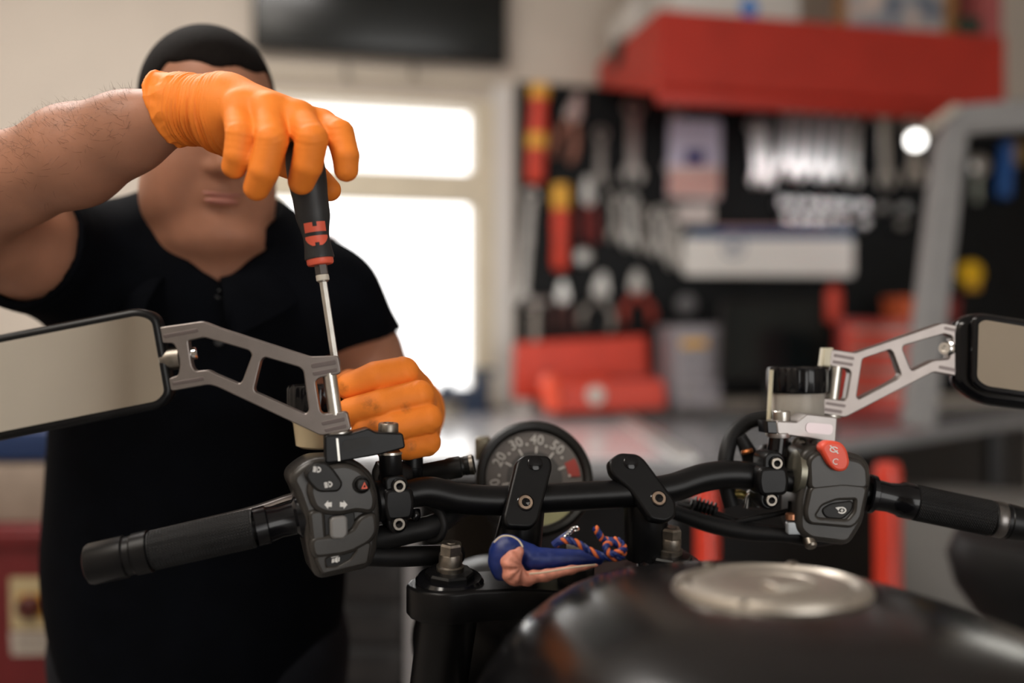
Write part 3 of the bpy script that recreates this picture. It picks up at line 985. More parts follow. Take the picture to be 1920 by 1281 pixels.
# vice by the window
vb = bp(893, 776) + V(0, 0, 0.0045)
t = Thing('bench_vice', vb, 'dark blue steel vice on the bench in front of window', 'vice')
VICE = mat('vice_blue', (0.020, 0.035, 0.07), 0.4, var=0.2)
m = MB(); lathe(m, [(0.075, 0), (0.075, 0.02), (0.045, 0.05), (0.045, 0.10)], vb, V(0, 0, 1), 20)
t.part('base', m, VICE)
m = MB(); box(m, vb + V(-0.055, 0, 0.075), (0.11, 0.045, 0.03), None, 0.01)
t.part('slide', m, VICE)
m = MB(); box(m, vb + V(0.02, 0, 0.115), (0.035, 0.055, 0.05), None, 0.01)
t.part('fixed_jaw', m, VICE)
m = MB(); box(m, vb + V(0.03, 0, 0.172), (0.055, 0.06, 0.014), None, 0.006)
t.part('anvil', m, mat('anvil_grey', (0.10, 0.11, 0.12), 0.35, 0.6))
m = MB(); box(m, vb + V(-0.12, 0, 0.09), (0.022, 0.055, 0.04), None, 0.008)
t.part('moving_jaw', m, VICE)
m = MB(); tube(m, [vb + V(-0.17, -0.07, 0.075), vb + V(-0.17, 0.07, 0.075)], 0.008, 10)
t.part('handle', m, STEELD)

# small drawer organiser
t = Thing('parts_organiser', bp(1306, 772), 'grey organiser of small clear drawers with a yellow label', 'organiser')
og = Sheet(1262, 3.95, 1350, 4.0)
t.part('body', og.plate(MB(), [(1262, 612), (1350, 610), (1350, 764), (1262, 768)], th=0.16, bev=0.004), mat('organiser_grey', (0.20, 0.19, 0.21), 0.4))
DRAW = mat('clear_drawer', (0.36, 0.34, 0.37), 0.25)
for r_ in range(6):
    for c2 in range(2):
        xa, ya = 1266 + c2 * 41, 616 + r_ * 25
        d = t.part('drawer', og.plate(MB(), [(xa, ya), (xa + 38, ya), (xa + 38, ya + 21), (xa, ya + 21)], th=0.02, off=-0.015, bev=0.003), DRAW)
        t.part('pull', og.plate(MB(), [(xa + 14, ya + 12), (xa + 24, ya + 12), (xa + 24, ya + 17), (xa + 14, ya + 17)], th=0.012, off=-0.026), CHROME if r_ > 3 else DRAW, d)
t.part('label_strip', og.plate(MB(), [(1274, 638), (1322, 637), (1322, 650), (1274, 651)], th=0.003, off=-0.02), YEL)

# dark monitor
t = Thing('monitor', bp(1450, 785), 'black monitor on the bench below the sign', 'monitor')
lp = Sheet(1355, 3.86, 1545, 4.0, tilt=0.08)
t.part('screen_case', lp.plate(MB(), [(1358, 566), (1542, 560), (1550, 708), (1354, 716)], th=0.03, bev=0.004, r=6), BLKM)
t.part('display', lp.plate(MB(), [(1366, 574), (1534, 568), (1541, 698), (1362, 706)], th=0.002, off=-0.002), mat('dark_display', (0.004, 0.008, 0.009), 0.2))
q = lp.pt(1452, 712, 0.015)
m = MB(); box(m, V(q[0], q[1] + 0.02, (q[2] + BZ) / 2 + 0.005), (0.03, 0.012, (q[2] - BZ) / 2), None, 0.004)
t.part('stand', m, BLKM)
m = MB(); lathe(m, [(0.11, 0.001), (0.11, 0.008), (0.04, 0.016)], V(q[0], q[1] + 0.01, BZ), V(0, 0, 1), 32)
t.part('base', m, BLKM)
m = MB(); box(m, bp(1405, 800) + V(0, 0, 0.013), (0.16, 0.06, 0.012), None, 0.004)
solo('keyboard', m, mat('grey_keys', (0.10, 0.105, 0.11), 0.4), 'dark grey keyboard in front of the monitor', 'keyboard')

# red cans and red chest to the right
zled = wz(1640, 606, -0.3)
q_ = WALL.pt(1563, 606, -0.35)
bb = V(q_[0], q_[1], zled + 0.001)
t = Thing('spray_can', bb, 'red spray can on the ledge right of the monitor', 'can')
m = MB(); lathe(m, [(0.03, 0), (0.034, 0.004), (0.034, 0.13), (0.022, 0.15), (0.012, 0.155)], bb, V(0, 0, 1), 18)
t.part('body', m, REDB)
m = MB(); lathe(m, [(0.014, 0.155), (0.014, 0.175), (0.008, 0.18)], bb, V(0, 0, 1), 14)
t.part('cap', m, REDD)
m = MB(); wbox(m, wu(1540) - 0.28, wu(1740), 0.021, 0.45, wz(1640, 606, -0.3) - 0.02, wz(1640, 606, -0.3) - 0.0, 0.003)
solo('board_ledge', m, PEG, 'narrow black ledge fixed to the lower right of the board', 'ledge')
for k, (xa, xb, ya, mm, lb) in enumerate(((1598, 1640, 552, mat('orange_red_box', (0.55, 0.10, 0.03), 0.5), 'orange-red small box on the ledge'), (1668, 1702, 556, REDD, 'dark red small box on the ledge left of the post'))):
    u0, u1 = wu(xa), wu(xb)
    zz = wz(1640, 606, -0.3)
    t = Thing('parts_box', wp((u0 + u1) / 2, 0.3, zz), lb, 'box')
    t.part('body', wbox(MB(), u0, u1, 0.25, 0.38, zz, zz + 0.09, 0.004), mm)
    t.part('lid', wbox(MB(), u0 - 0.004, u1 + 0.004, 0.246, 0.384, zz + 0.09, zz + 0.115, 0.004), mm)
t = Thing('red_tool_chest', bp(1660, 752), 'red tool chest with drawers behind the right mirror arm', 'tool chest')
rc = Sheet(1576, 3.70, 1740, 3.66)
t.part('body', rc.plate(MB(), [(1580, 600), (1738, 604), (1742, 787), (1576, 787)], th=0.12, bev=0.006), mat('chest_red', (0.28, 0.02, 0.015), 0.4))
for k in range(4):
    ya = 612 + k * 38
    d = t.part('drawer', rc.plate(MB(), [(1584, ya), (1732, ya + 2), (1732, ya + 33), (1584, ya + 33)], th=0.02, off=-0.012, bev=0.003), REDB)
    t.part('handle', rc.plate(MB(), [(1600, ya + 5), (1712, ya + 6), (1712, ya + 11), (1600, ya + 10)], th=0.015, off=-0.024, bev=0.002), STEELD, d)

# red machine with a switch, bottom left
mx = P(40, 1130, 2.2)
t = Thing('red_machine', V(-1.20, 2.45, 0), 'red machine cabinet with a cream switch plate, lower left', 'machine')
zr = P(0, 985, 2.2)[2]
MR = mat('machine_red', (0.13, 0.009, 0.011), 0.45, var=0.1)
t.part('body', box_(-1.85, -0.80, 2.2, 2.5, 0, zr, 0.008), MR)
t.part('trim_bar', box_(-1.85, -0.80, 2.185, 2.2, zr - 0.05, zr - 0.015, 0.004), MR)
t.part('beige_top', box_(-1.83, -0.82, 2.22, 2.5, zr, P(0, 872, 2.2)[2], 0.008), mat('beige_panel', (0.34, 0.27, 0.22), 0.6, var=0.08))
t.part('blue_tray', box_(-1.80, -0.84, 2.22, 2.5, P(0, 866, 2.2)[2], P(0, 808, 2.2)[2], 0.006), mat('tray_blue', (0.012, 0.035, 0.12), 0.5))
sp_ = lambda px, py, o=0.0: P(px, py, 2.2 - o)
ms = Sheet(0, 2.199, 100, 2.199)
pl = t.part('switch_plate', ms.plate(MB(), [(20, 1082), (112, 1082), (112, 1180), (22, 1180)], th=0.004, off=-0.005, r=3), mat('cream_plate', (0.52, 0.42, 0.24), 0.5))
t.part('yellow_field', ms.plate(MB(), [(36, 1112), (104, 1112), (104, 1158), (38, 1158)], th=0.002, off=-0.007, r=3), mat('yellow_field', (0.55, 0.28, 0.03), 0.5), pl)
m = MB(); lathe(m, [(0.026, 0), (0.026, 0.014), (0.02, 0.024), (0.0001, 0.026)], ms.pt(57, 1137, -0.006), V(0, -1, 0), 20)
t.part('knob', m, mat('dark_red_knob', (0.07, 0.012, 0.01), 0.4), pl)
lb = t.part('white_label', ms.plate(MB(), [(20, 1184), (112, 1184), (112, 1226), (24, 1228)], th=0.003, off=-0.005, r=2), mat('dull_white_label', (0.50, 0.44, 0.38), 0.6))
for k in range(4):
    t.part('print_line', ms.plate(MB(), [(32, 1192 + k * 8), (100, 1192 + k * 8), (100, 1194 + k * 8), (32, 1194 + k * 8)], th=0.001, off=-0.006), mat('grey_print', (0.12, 0.10, 0.09), 0.6), lb)
# ================================================================== the person
def chain(p, pts, k):
    """union of round cones through [(point, radius), ...]"""
    d = None
    for (a, ra), (b, rb) in zip(pts[:-1], pts[1:]):
        q = sd_cone(p, a, b, ra, rb)
        d = q if d is None else smin(d, q, k)
    return d

# joints
HC = P(388, 185, 1.20)                                  # middle of the skull
SH_R, EL_R, WR_R = P(195, 520, 1.23), P(-105, 395, 0.985), P(318, 218, 0.918)
SH_L, EL_L, WR_L = P(618, 570, 1.27), P(728, 752, 1.38), P(764, 768, 1.105)
PELV = P(372, 1500, 1.30)
FACE_Y = nrm(V(0.50, -0.84, -0.20))                     # the way the face looks: towards the screw, a little down
FACE_X = nrm(np.cross(V(0, 0, 1), FACE_Y)) * -1.0       # to the viewer's right
if FACE_X[0] < 0:
    FACE_X = -FACE_X
FACE_Z = np.cross(FACE_X, -FACE_Y)
if FACE_Z[2] < 0:
    FACE_Z = -FACE_Z
RH = np.stack([FACE_X, FACE_Y, FACE_Z], 1)
def hd(x, y, z):
    """head coordinates in metres: right, forward, up from the skull's middle"""
    return HC + FACE_X * x + FACE_Y * y + FACE_Z * z
def head_sdf(p):
    d = sd_ell(p, HC, V(0.0755, 0.095, 0.083), RH)
    d = smin(d, sd_ell(p, hd(0, 0.012, -0.075), V(0.070, 0.082, 0.085), RH), 0.03)
    d = smin(d, sd_ell(p, hd(0, 0.014, -0.122), V(0.070, 0.072, 0.060), RH), 0.03)      # jowls
    for s in (-1, 1):
        d = smin(d, sd_ell(p, hd(s * 0.042, 0.048, -0.085), V(0.028, 0.030, 0.034), RH), 0.02)   # cheeks
        d = smin(d, sd_ell(p, hd(s * 0.030, 0.080, -0.018), V(0.026, 0.012, 0.009), RH), 0.012)  # brow
        e = sd_ell(p, hd(s * 0.031, 0.092, -0.036), V(0.018, 0.012, 0.011), RH)
        d = smax(d, -e, 0.012)                                                                       # eye hollow
        d = smin(d, sd_ell(p, hd(s * 0.031, 0.074, -0.038), V(0.015, 0.012, 0.011), RH), 0.004)     # lidded eye
        ear = sd_ell(p, hd(s * 0.078, -0.010, -0.045), V(0.008, 0.020, 0.032), RH)
        d = smin(d, ear, 0.006)
    for s in (-1, 1):
        d = smin(d, sd_ell(p, hd(s * 0.044, 0.036, -0.118), V(0.031, 0.041, 0.038), RH), 0.02)       # jaw corners
    d = smin(d, sd_ell(p, hd(0.0, 0.066, -0.142), V(0.024, 0.020, 0.022), RH), 0.03)                # chin
    d = smin(d, sd_cone(p, hd(0, 0.086, -0.030), hd(0, 0.102, -0.074), 0.008, 0.0135), 0.014)        # nose
    for s in (-1, 1):
        d = smin(d, sd_ell(p, hd(s * 0.012, 0.092, -0.078), V(0.009, 0.010, 0.008), RH), 0.006)
    d = smin(d, sd_ell(p, hd(0, 0.078, -0.108), V(0.026, 0.018, 0.016), RH), 0.014)                  # mouth mound
    d = smax(d, -sd_ell(p, hd(0, 0.104, -0.1105), V(0.026, 0.012, 0.0022), RH), 0.003)               # mouth line
    d = smax(d, -sd_ell(p, hd(0, 0.104, -0.128), V(0.020, 0.014, 0.006), RH), 0.010)                 # dip under the lip
    d = smax(d, -sd_ell(p, hd(0, 0.066, -0.170), V(0.052, 0.030, 0.0045), RH), 0.008)              # crease under the chin
    return d
NECK0, NECK1 = P(392, 400, 1.215), P(392, 590, 1.265)
def body_sdf(p):
    d = head_sdf(p)
    d = smin(d, sd_cone(p, NECK0, NECK1, 0.066, 0.078), 0.02)
    d = smin(d, sd_ell(p, P(402, 448, 1.180), V(0.058, 0.040, 0.026)), 0.022)       # fold under the chin
    d = smin(d, sd_cone(p, SH_R, SH_L, 0.055, 0.055), 0.05)
    d = smin(d, sd_ell(p, P(388, 760, 1.29), V(0.165, 0.10, 0.26)), 0.06)
    d = smin(d, sd_ell(p, P(372, 1150, 1.30), V(0.165, 0.11, 0.30)), 0.06)
    arm_r = chain(p, [(SH_R, 0.060), (EL_R * 0.5 + SH_R * 0.5, 0.056), (EL_R, 0.049)], 0.02)
    arm_r = smin(arm_r, chain(p, [(EL_R, 0.048), (P(20, 340, 0.97), 0.0430), (P(140, 292, 0.952), 0.0455), (P(235, 250, 0.935), 0.0355), (WR_R, 0.0275)], 0.02), 0.03)
    arm_l = chain(p, [(SH_L, 0.060), (EL_L * 0.5 + SH_L * 0.5, 0.053), (EL_L, 0.045)], 0.02)
    arm_l = smin(arm_l, chain(p, [(EL_L, 0.045), (EL_L * 0.6 + WR_L * 0.4, 0.043), (WR_L, 0.027)], 0.02), 0.03)
    return smin(smin(d, arm_r, 0.03), arm_l, 0.03)

person = Thing('person', V(PELV[0], PELV[1], 0), 'person in a black polo shirt and orange gloves working with a screwdriver', 'person')
skin_body = person.part('body', blob(body_sdf, (-0.66, 0.82, 0.80), (-0.06, 1.50, 1.62), 0.0034), SKIN, label='fair skinned head, neck and bare forearms')

# short cropped hair: a shell over the skull, cut at the hairline
def hair_sdf(p):
    q = (p - HC) @ RH
    shell = sd_ell(p, HC, V(0.0785, 0.0975, 0.0865), RH)
    shell = smin(shell, sd_ell(p, hd(0, -0.025, -0.045), V(0.0735, 0.072, 0.062), RH), 0.02)
    # hairline: falls from the forehead to the temples and sideburns, rounding at the corners
    line = 0.034 + 0.002 * np.sin(q[:, 0] * 140) - np.clip(0.050 - q[:, 1], 0, 1) * 3.0
    line = np.maximum(line, -0.055 - np.clip(-q[:, 1], 0, 1) * 0.5)
    cut = (line - q[:, 2]) * 0.55
    return smax(shell, cut, 0.004)
person.part('hair', blob(hair_sdf, (-0.47, 1.06, 1.36), (-0.27, 1.36, 1.62), 0.0026), HAIR, skin_body, 'dark hair cropped short')
# lips, brows, eyes
m = blob(lambda p: smin(sd_ell(p, hd(0, 0.0925, -0.1075), V(0.023, 0.0065, 0.0042), RH), sd_ell(p, hd(0, 0.0935, -0.1155), V(0.020, 0.0070, 0.0050), RH), 0.001) , HC + V(-0.03, -0.14, -0.17), HC + V(0.06, -0.05, -0.08), 0.0013)
person.part('lips', m, LIP, skin_body)
for s in (-1, 1):
    m = MB()
    tube(m, [hd(s * 0.012, 0.094, -0.014), hd(s * 0.030, 0.095, -0.009), hd(s * 0.050, 0.078, -0.016)], [0.003, 0.0042, 0.002], 8, 4)
    person.part('eyebrow', m, HAIR, skin_body)
    m = MB()
    tube(m, [hd(s * 0.020, 0.0845, -0.0425), hd(s * 0.031, 0.087, -0.0455), hd(s * 0.043, 0.081, -0.0425)], [0.0008, 0.0014, 0.0008], 6, 4)
    person.part('lashes', m, HAIR, skin_body)

# polo shirt
def shirt_out(p):
    d = sd_cone(p, SH_R + V(0.03, 0, 0), SH_L + V(-0.03, 0, 0), 0.072, 0.070)
    d = smin(d, sd_cone(p, P(330, 455, 1.25), P(455, 468, 1.255), 0.062, 0.062), 0.06)
    d = smin(d, sd_ell(p, P(390, 690, 1.285), V(0.195, 0.122, 0.235)), 0.06)
    d = smin(d, sd_ell(p, P(370, 1050, 1.30), V(0.192, 0.148, 0.33)), 0.08)
    sl_r = sd_cone(p, SH_R, SH_R * 0.34 + EL_R * 0.66, 0.073, 0.074)
    d = smin(d, sl_r, 0.05)
    sl_l = sd_cone(p, SH_L, SH_L * 0.30 + EL_L * 0.70, 0.068, 0.064)
    return smin(d, sl_l, 0.04)
ax_r, ax_l = nrm(EL_R - SH_R), nrm(EL_L - SH_L)
HEM_R, HEM_L = SH_R * 0.45 + EL_R * 0.55, SH_L * 0.60 + EL_L * 0.40
hem_n = nrm(ax_l * V(1, 0.15, 1) + V(-0.12, 0, 0))
def shirt_sdf(p):
    d = shirt_out(p)
    near_r = sd_cone(p, HEM_R, HEM_R + ax_r * 0.3, 0.13, 0.13)
    d = np.where(near_r < 0, np.maximum(d, (p - HEM_R) @ ax_r), d)
    near_l = sd_cone(p, HEM_L, HEM_L + ax_l * 0.3, 0.12, 0.12)
    d = np.where(near_l < 0, np.maximum(d, (p - HEM_L) @ hem_n), d)
    # hollow sleeve ends, hollow neck opening with a V
    d = np.maximum(d, -sd_cone(p, HEM_R - ax_r * 0.05, HEM_R + ax_r * 0.1, 0.060, 0.066))
    d = np.maximum(d, -sd_cone(p, HEM_L - ax_l * 0.05, HEM_L + ax_l * 0.1, 0.057, 0.060))
    d = smax(d, -sd_cone(p, NECK0 + V(0.005, 0, 0.02), P(396, 482, 1.235), 0.080, 0.062), 0.006)
    vee = sd_cone(p, P(412, 480, 1.155), P(412, 528, 1.13), 0.034, 0.006)
    d = smax(d, -vee, 0.006)
    # open placket: a narrow V below the collar
    px_, py_ = 960 + p[:, 0] / p[:, 1] * F, 640.5 - (p[:, 2] - CAMZ) / p[:, 1] * F
    w_ = np.full(len(p), -1e9)
    for (xa, ya), (xb, yb) in (((338, 470), (413, 534)), ((413, 534), (484, 480)), ((484, 460), (338, 460))):
        ln_ = math.hypot(xb - xa, yb - ya)
        w_ = np.maximum(w_, ((px_ - xa) * -(yb - ya) + (py_ - ya) * (xb - xa)) / ln_)
    wedge = np.maximum(w_ * p[:, 1] / F, p[:, 1] - 1.23)
    d = smax(d, -wedge, 0.004)
    return np.maximum(d, -(p[:, 2] - 0.78))
def folds(p):
    f = 0.0035 * wob(p, V(22, 22, 9), 1) + 0.002 * wob(p, V(60, 60, 22), 2)
    h1 = np.abs((p - HEM_R) @ ax_r + 0.012)
    return f - 0.0015 * np.exp(-(h1 / 0.003) ** 2) * (p[:, 0] < -0.45)
sh_ob = person.part('shirt', blob(shirt_sdf, (-0.68, 0.88, 0.74), (-0.06, 1.52, 1.46), 0.0042, folds), SHIRT, label='black short-sleeved polo shirt')
# collar: a folded band round the neck, open at the throat
CN = P(396, 440, 1.225)
vs_, fs = [], []
NA, NR = 56, 7
for i in range(NA + 1):
    t_ = i / NA
    a = math.radians(-158 + 316 * t_)
    dirv = V(math.sin(a), math.cos(a), 0)
    fr = (1 - math.cos(a)) / 2                    # 0 at the back, 1 at the front
    lean = 0.105 * fr ** 1.1
    tipx = abs(t_ - 0.5) * 2
    prof_ = [(0.078, 0.020), (0.081, 0.036), (0.086, 0.041), (0.092, 0.036), (0.106 + 0.006 * tipx ** 4, 0.012), (0.118 + 0.010 * tipx ** 4, -0.010 - 0.018 * tipx ** 6), (0.112, -0.012 - 0.015 * tipx ** 6)]
    for r_, z_ in prof_:
        vs_.append(CN + V(dirv[0] * r_ * 1.02, dirv[1] * r_ * 0.92, z_ - lean) )
for i in range(NA):
    for j in range(NR - 1):
        fs.append((i * NR + j, i * NR + j + 1, (i + 1) * NR + j + 1, (i + 1) * NR + j))
m = MB().add(vs_, fs)
col_ob = person.part('collar', m, SHIRT, sh_ob)
sol = col_ob.modifiers.new('thickness', 'SOLIDIFY')
sol.thickness = 0.0025
for by in (552, 640):
    m = MB()
    c0 = P(412, by, 1.0)
    # find the cloth in front of the chest
    d_ = 1.05
    while float(shirt_sdf(P(412, by, d_)[None])[0]) > 0.0 and d_ < 1.3:
        d_ += 0.001
    lathe(m, [(0.0045, 0), (0.0056, 0.001), (0.0056, 0.0022), (0.004, 0.0026), (0.003, 0.0018), (0.0001, 0.0018)], P(412, by, d_ - 0.0005), V(0, -1, 0.1), 18)
    person.part('button', m, mat('dark_button', (0.03, 0.032, 0.035), 0.35), sh_ob)

# trousers and shoes
HIP = V(PELV[0], 1.31, 0.88)
def trousers_sdf(p):
    d = sd_ell(p, HIP + V(0, 0, -0.06), V(0.185, 0.135, 0.17))
    for s in (-1, 1):
        d = smin(d, chain(p, [(HIP + V(s * 0.095, 0, -0.1), 0.095), (HIP + V(s * 0.12, -0.01, -0.42), 0.072), (V(HIP[0] + s * 0.13, 1.33, 0.08), 0.058)], 0.03), 0.04)
    return np.maximum(d, -(p[:, 2] - 0.06))
tr_ob = person.part('trousers', blob(trousers_sdf, (HIP[0] - 0.24, 1.12, 0.03), (HIP[0] + 0.24, 1.50, 1.02), 0.009, lambda p: 0.004 * wob(p, V(18, 18, 10), 4)), TROUS)
for s in (-1, 1):
    c0 = V(HIP[0] + s * 0.14, 1.30, 0.0)
    m = blob(lambda p: np.maximum(smin(sd_cone(p, c0 + V(0, 0.05, 0.05), c0 + V(s * 0.015, -0.13, 0.035), 0.045, 0.038), sd_cone(p, c0 + V(0, 0.05, 0.05), c0 + V(0, 0.03, 0.11), 0.045, 0.045), 0.02), -(p[:, 2] - 0.004)), c0 + V(-0.1, -0.22, -0.02), c0 + V(0.1, 0.14, 0.18), 0.006)
    person.part('shoe', m, RUBBER)

# ------------------------------------------------------------------ upper glove, holding the screwdriver
SC = 1 / F
def J(px, py, d, r):
    return (P(px, py, d), r)
G1 = dict(
    pinky=[J(447, 206, 0.868, 0.0140), J(451, 254, 0.838, 0.0124), J(446, 292, 0.838, 0.0119), J(439, 312, 0.843, 0.0106)],
    ring=[J(503, 210, 0.862, 0.0148), J(510, 264, 0.832, 0.0134), J(495, 320, 0.834, 0.0128), J(481, 352, 0.843, 0.0112)],
    middle=[J(557, 222, 0.866, 0.0148), J(585, 262, 0.838, 0.0137), J(576, 310, 0.843, 0.0132), J(565, 340, 0.853, 0.0116)],
    index=[J(602, 236, 0.884, 0.0138), J(637, 251, 0.860, 0.0126), J(648, 292, 0.854, 0.0119), J(649, 318, 0.856, 0.0106)],
    thumb=[J(405, 245, 0.945, 0.0175), J(492, 286, 0.940, 0.0155), J(585, 325, 0.925, 0.0130), J(618, 356, 0.915, 0.0105)],
)
CUFF0, CARP, CARP2 = P(290, 210, 0.924), P(362, 205, 0.915), P(415, 208, 0.902)
def glove1_sdf(p):
    palm = chain(p, [(P(305, 208, 0.921), 0.0302), (P(350, 204, 0.917), 0.0300), (CARP2, 0.0285)], 0.01)
    for k in ('pinky', 'ring', 'middle', 'index'):
        a, ra = G1[k][0]
        palm = smin(palm, sd_cone(p, CARP2 + (a - CARP2) * 0.15, a, 0.024, ra), 0.016)
    palm = smin(palm, sd_cone(p, CARP2, G1['thumb'][0][0] * 0.4 + G1['thumb'][1][0] * 0.6, 0.026, 0.017), 0.02)
    palm = smin(palm, sd_cone(p, P(430, 238, 0.905), P(540, 255, 0.905), 0.019, 0.012), 0.02)
    d = palm
    for k, fl in G1.items():
        d = smin(d, chain(p, fl, 0.0008), 0.006 if k != 'thumb' else 0.012)
    return d
cuff_ax = nrm(CARP2 - CUFF0)
def glove1_cut(p):
    d = glove1_sdf(p)
    # flared, slightly slanted cuff mouth
    t_ = (p - P(322, 210, 0.924)) @ nrm(cuff_ax + V(-0.05, 0, 0.28))
    flare = sd_cone(p, P(290, 208, 0.925), P(345, 208, 0.919), 0.0370, 0.0300)
    d = smin(d, flare, 0.006)
    d = np.maximum(d, -t_)
    d = np.maximum(d, -sd_cone(p, P(240, 206, 0.925), P(335, 212, 0.919), 0.0325, 0.0285))
    return d
def wrinkle1(p):
    s_ = (p - CUFF0) @ cuff_ax
    q = p - CUFF0
    ang = np.arctan2(q[:, 2] - 0.0 + 0.0, -(q[:, 1]))
    # bunched latex round the wrist: many fine ridges that run together and split
    ph = s_ * 1650 + 3.4 * np.sin(ang * 1.4 + s_ * 70) + 2.4 * wob(p, 75, 3) + 1.0 * wob(p, 190, 12)
    amp = np.exp(-((s_ - 0.054) / 0.024) ** 4) * (0.75 + 0.25 * wob(p, 60, 8))
    amp2 = np.exp(-((s_ - 0.018) / 0.016) ** 4)
    ridge = np.sin(ph) + 0.35 * np.sin(ph * 1.7 + 2 * wob(p, 110, 13))
    d = (0.70 + 0.30 * np.clip(-(p[:, 2] - CUFF0[2]) / 0.02, -1, 1)) * amp * (0.00115 * ridge + 0.0015 * np.sin(ph * 0.31 + 1.0))
    cr = wob(p, V(190, 190, 120), 5)
    d += amp2 * (0.0022 * (0.5 - np.abs(cr) ** 0.7) + 0.0009 * wob(p, 330, 6))
    tb = (p - P(322, 210, 0.924)) @ nrm(cuff_ax + V(-0.05, 0, 0.28))
    d += 0.0010 * np.exp(-((tb - 0.002) / 0.0018) ** 2)                # rolled bead
    # creases over the knuckle bends
    for k in ('pinky', 'ring', 'middle', 'index'):
        c1 = G1[k][1][0]
        dd = np.linalg.norm(p - c1, axis=1)
        d += 0.00024 * np.exp(-(dd / 0.013) ** 2) * np.sin((p[:, 2] * 0.9 - p[:, 1] * 0.4) * 1300 + 4 * wob(p, 150, 7))
        c3, c2 = G1[k][3][0], G1[k][2][0]
        dd = np.linalg.norm(p - (c3 + nrm(c3 - c2) * 0.006), axis=1)
        d += 0.00030 * np.exp(-(dd / 0.009) ** 2) * wob(p, 900, 9)
    # web folds between the finger roots
    for k1, k2 in (('pinky', 'ring'), ('ring', 'middle'), ('middle', 'index')):
        a = (G1[k1][0][0] + G1[k2][0][0]) / 2
        b = (G1[k1][1][0] + G1[k2][1][0]) / 2
        dd = sd_cone(p, a * 0.7 + CARP2 * 0.3, a * 0.35 + b * 0.65, 0.001, 0.001)
        d -= 0.0010 * np.exp(-(np.abs(dd) / 0.0035) ** 2)
    return d
gl1 = person.part('glove', blob(glove1_cut, (-0.345, 0.78, 1.27), (-0.115, 1.01, 1.47), 0.0008, wrinkle1, 2), ORANGE, label='orange nitrile glove gripping the screwdriver handle')

# ------------------------------------------------------------------ lower glove, closed round the clutch reservoir
G2 = dict(
    index=[J(776, 726, 1.010, 0.0165), J(756, 699, 0.960, 0.0155), J(704, 708, 0.945, 0.0152), J(656, 725, 0.943, 0.0134)],
    middle=[J(790, 757, 1.005, 0.0165), J(784, 743, 0.944, 0.0152), J(715, 759, 0.928, 0.0148), J(656, 773, 0.927, 0.0132)],
    ring=[J(795, 795, 1.005, 0.0160), J(800, 785, 0.940, 0.0148), J(738, 800, 0.924, 0.0144), J(684, 810, 0.924, 0.0126)],
    pinky=[J(788, 828, 1.010, 0.0145), J(798, 828, 0.948, 0.0140), J(765, 836, 0.936, 0.0136), J(728, 841, 0.935, 0.0116)],
    thumb=[J(745, 738, 1.065, 0.0180), J(700, 722, 1.060, 0.0160), J(656, 718, 1.040, 0.0135), J(632, 724, 1.022, 0.0110)],
)
def glove2_sdf(p):
    wr = P(764, 768, 1.095)
    palm = chain(p, [(P(762, 767, 1.115), 0.0310), (wr, 0.0305), (P(766, 772, 1.06), 0.032)], 0.01)
    for k in ('index', 'middle', 'ring', 'pinky'):
        a, ra = G2[k][0]
        palm = smin(palm, sd_cone(p, P(766, 770, 1.07), a, 0.026, ra), 0.02)
    palm = smin(palm, sd_cone(p, wr, G2['thumb'][0][0], 0.026, 0.018), 0.02)
    d = palm
    for k, fl in G2.items():
        d = smin(d, chain(p, fl, 0.0008), 0.0022 if k != 'thumb' else 0.012)
    d = np.maximum(d, (p[:, 1] - 1.116))
    return d
def wrinkle2(p):
    d = 0.0004 * wob(p, 110, 11)
    d += 0.0007 * np.exp(-((p[:, 1] - 1.065) / 0.025) ** 2) * np.sin(p[:, 1] * 1500 + 2 * wob(p, 80, 2))
    for k in ('index', 'middle', 'ring', 'pinky'):
        c1 = G2[k][1][0] + V(0.004, 0, 0.0)
        dd = np.linalg.norm(p - c1, axis=1)
        d += 0.00045 * np.exp(-(dd / 0.015) ** 2) * np.sin((p[:, 0] * 0.9 + p[:, 2] * 0.25 - p[:, 1] * 0.5) * 900 + 2 * wob(p, 120, 7))
        c3 = G2[k][3][0]
        dd = np.linalg.norm(p - c3 + V(0.006, 0, 0), axis=1)
        d += 0.0004 * np.exp(-(dd / 0.012) ** 2) * wob(p, 520, 9)
    return d
# soiled nitrile: the same rubber with dark smears
SOIL = ORANGE.copy()
SOIL.name = 'soiled_orange_nitrile'
nt = SOIL.node_tree
bs = nt.nodes['Principled BSDF']
src = bs.inputs['Base Color'].links[0].from_socket
tcn = next(n for n in nt.nodes if n.type == 'TEX_COORD')
mask = None
for (q_, r_) in ((P(692, 755, 0.913), 0.011), (P(705, 764, 0.913), 0.008), (P(762, 766, 0.923), 0.009), (P(772, 838, 0.923), 0.009), (P(640, 727, 0.928), 0.010), (P(700, 795, 0.913), 0.008)):
    loc_ = RZ @ (q_ - person.org)
    vd = nt.nodes.new('ShaderNodeVectorMath'); vd.operation = 'DISTANCE'
    vd.inputs[1].default_value = loc_
    nt.links.new(tcn.outputs['Object'], vd.inputs[0])
    mr = nt.nodes.new('ShaderNodeMapRange')
    mr.inputs['From Min'].default_value = r_
    mr.inputs['From Max'].default_value = 0.0
    nt.links.new(vd.outputs['Value'], mr.inputs['Value'])
    if mask is None:
        mask = mr.outputs['Result']
    else:
        mx_ = nt.nodes.new('ShaderNodeMath'); mx_.operation = 'MAXIMUM'
        nt.links.new(mask, mx_.inputs[0]); nt.links.new(mr.outputs['Result'], mx_.inputs[1])
        mask = mx_.outputs['Value']
ns = nt.nodes.new('ShaderNodeTexNoise'); ns.inputs['Scale'].default_value = 300; ns.inputs['Detail'].default_value = 6
nt.links.new(tcn.outputs['Object'], ns.inputs['Vector'])
ml = nt.nodes.new('ShaderNodeMath'); ml.operation = 'MULTIPLY'
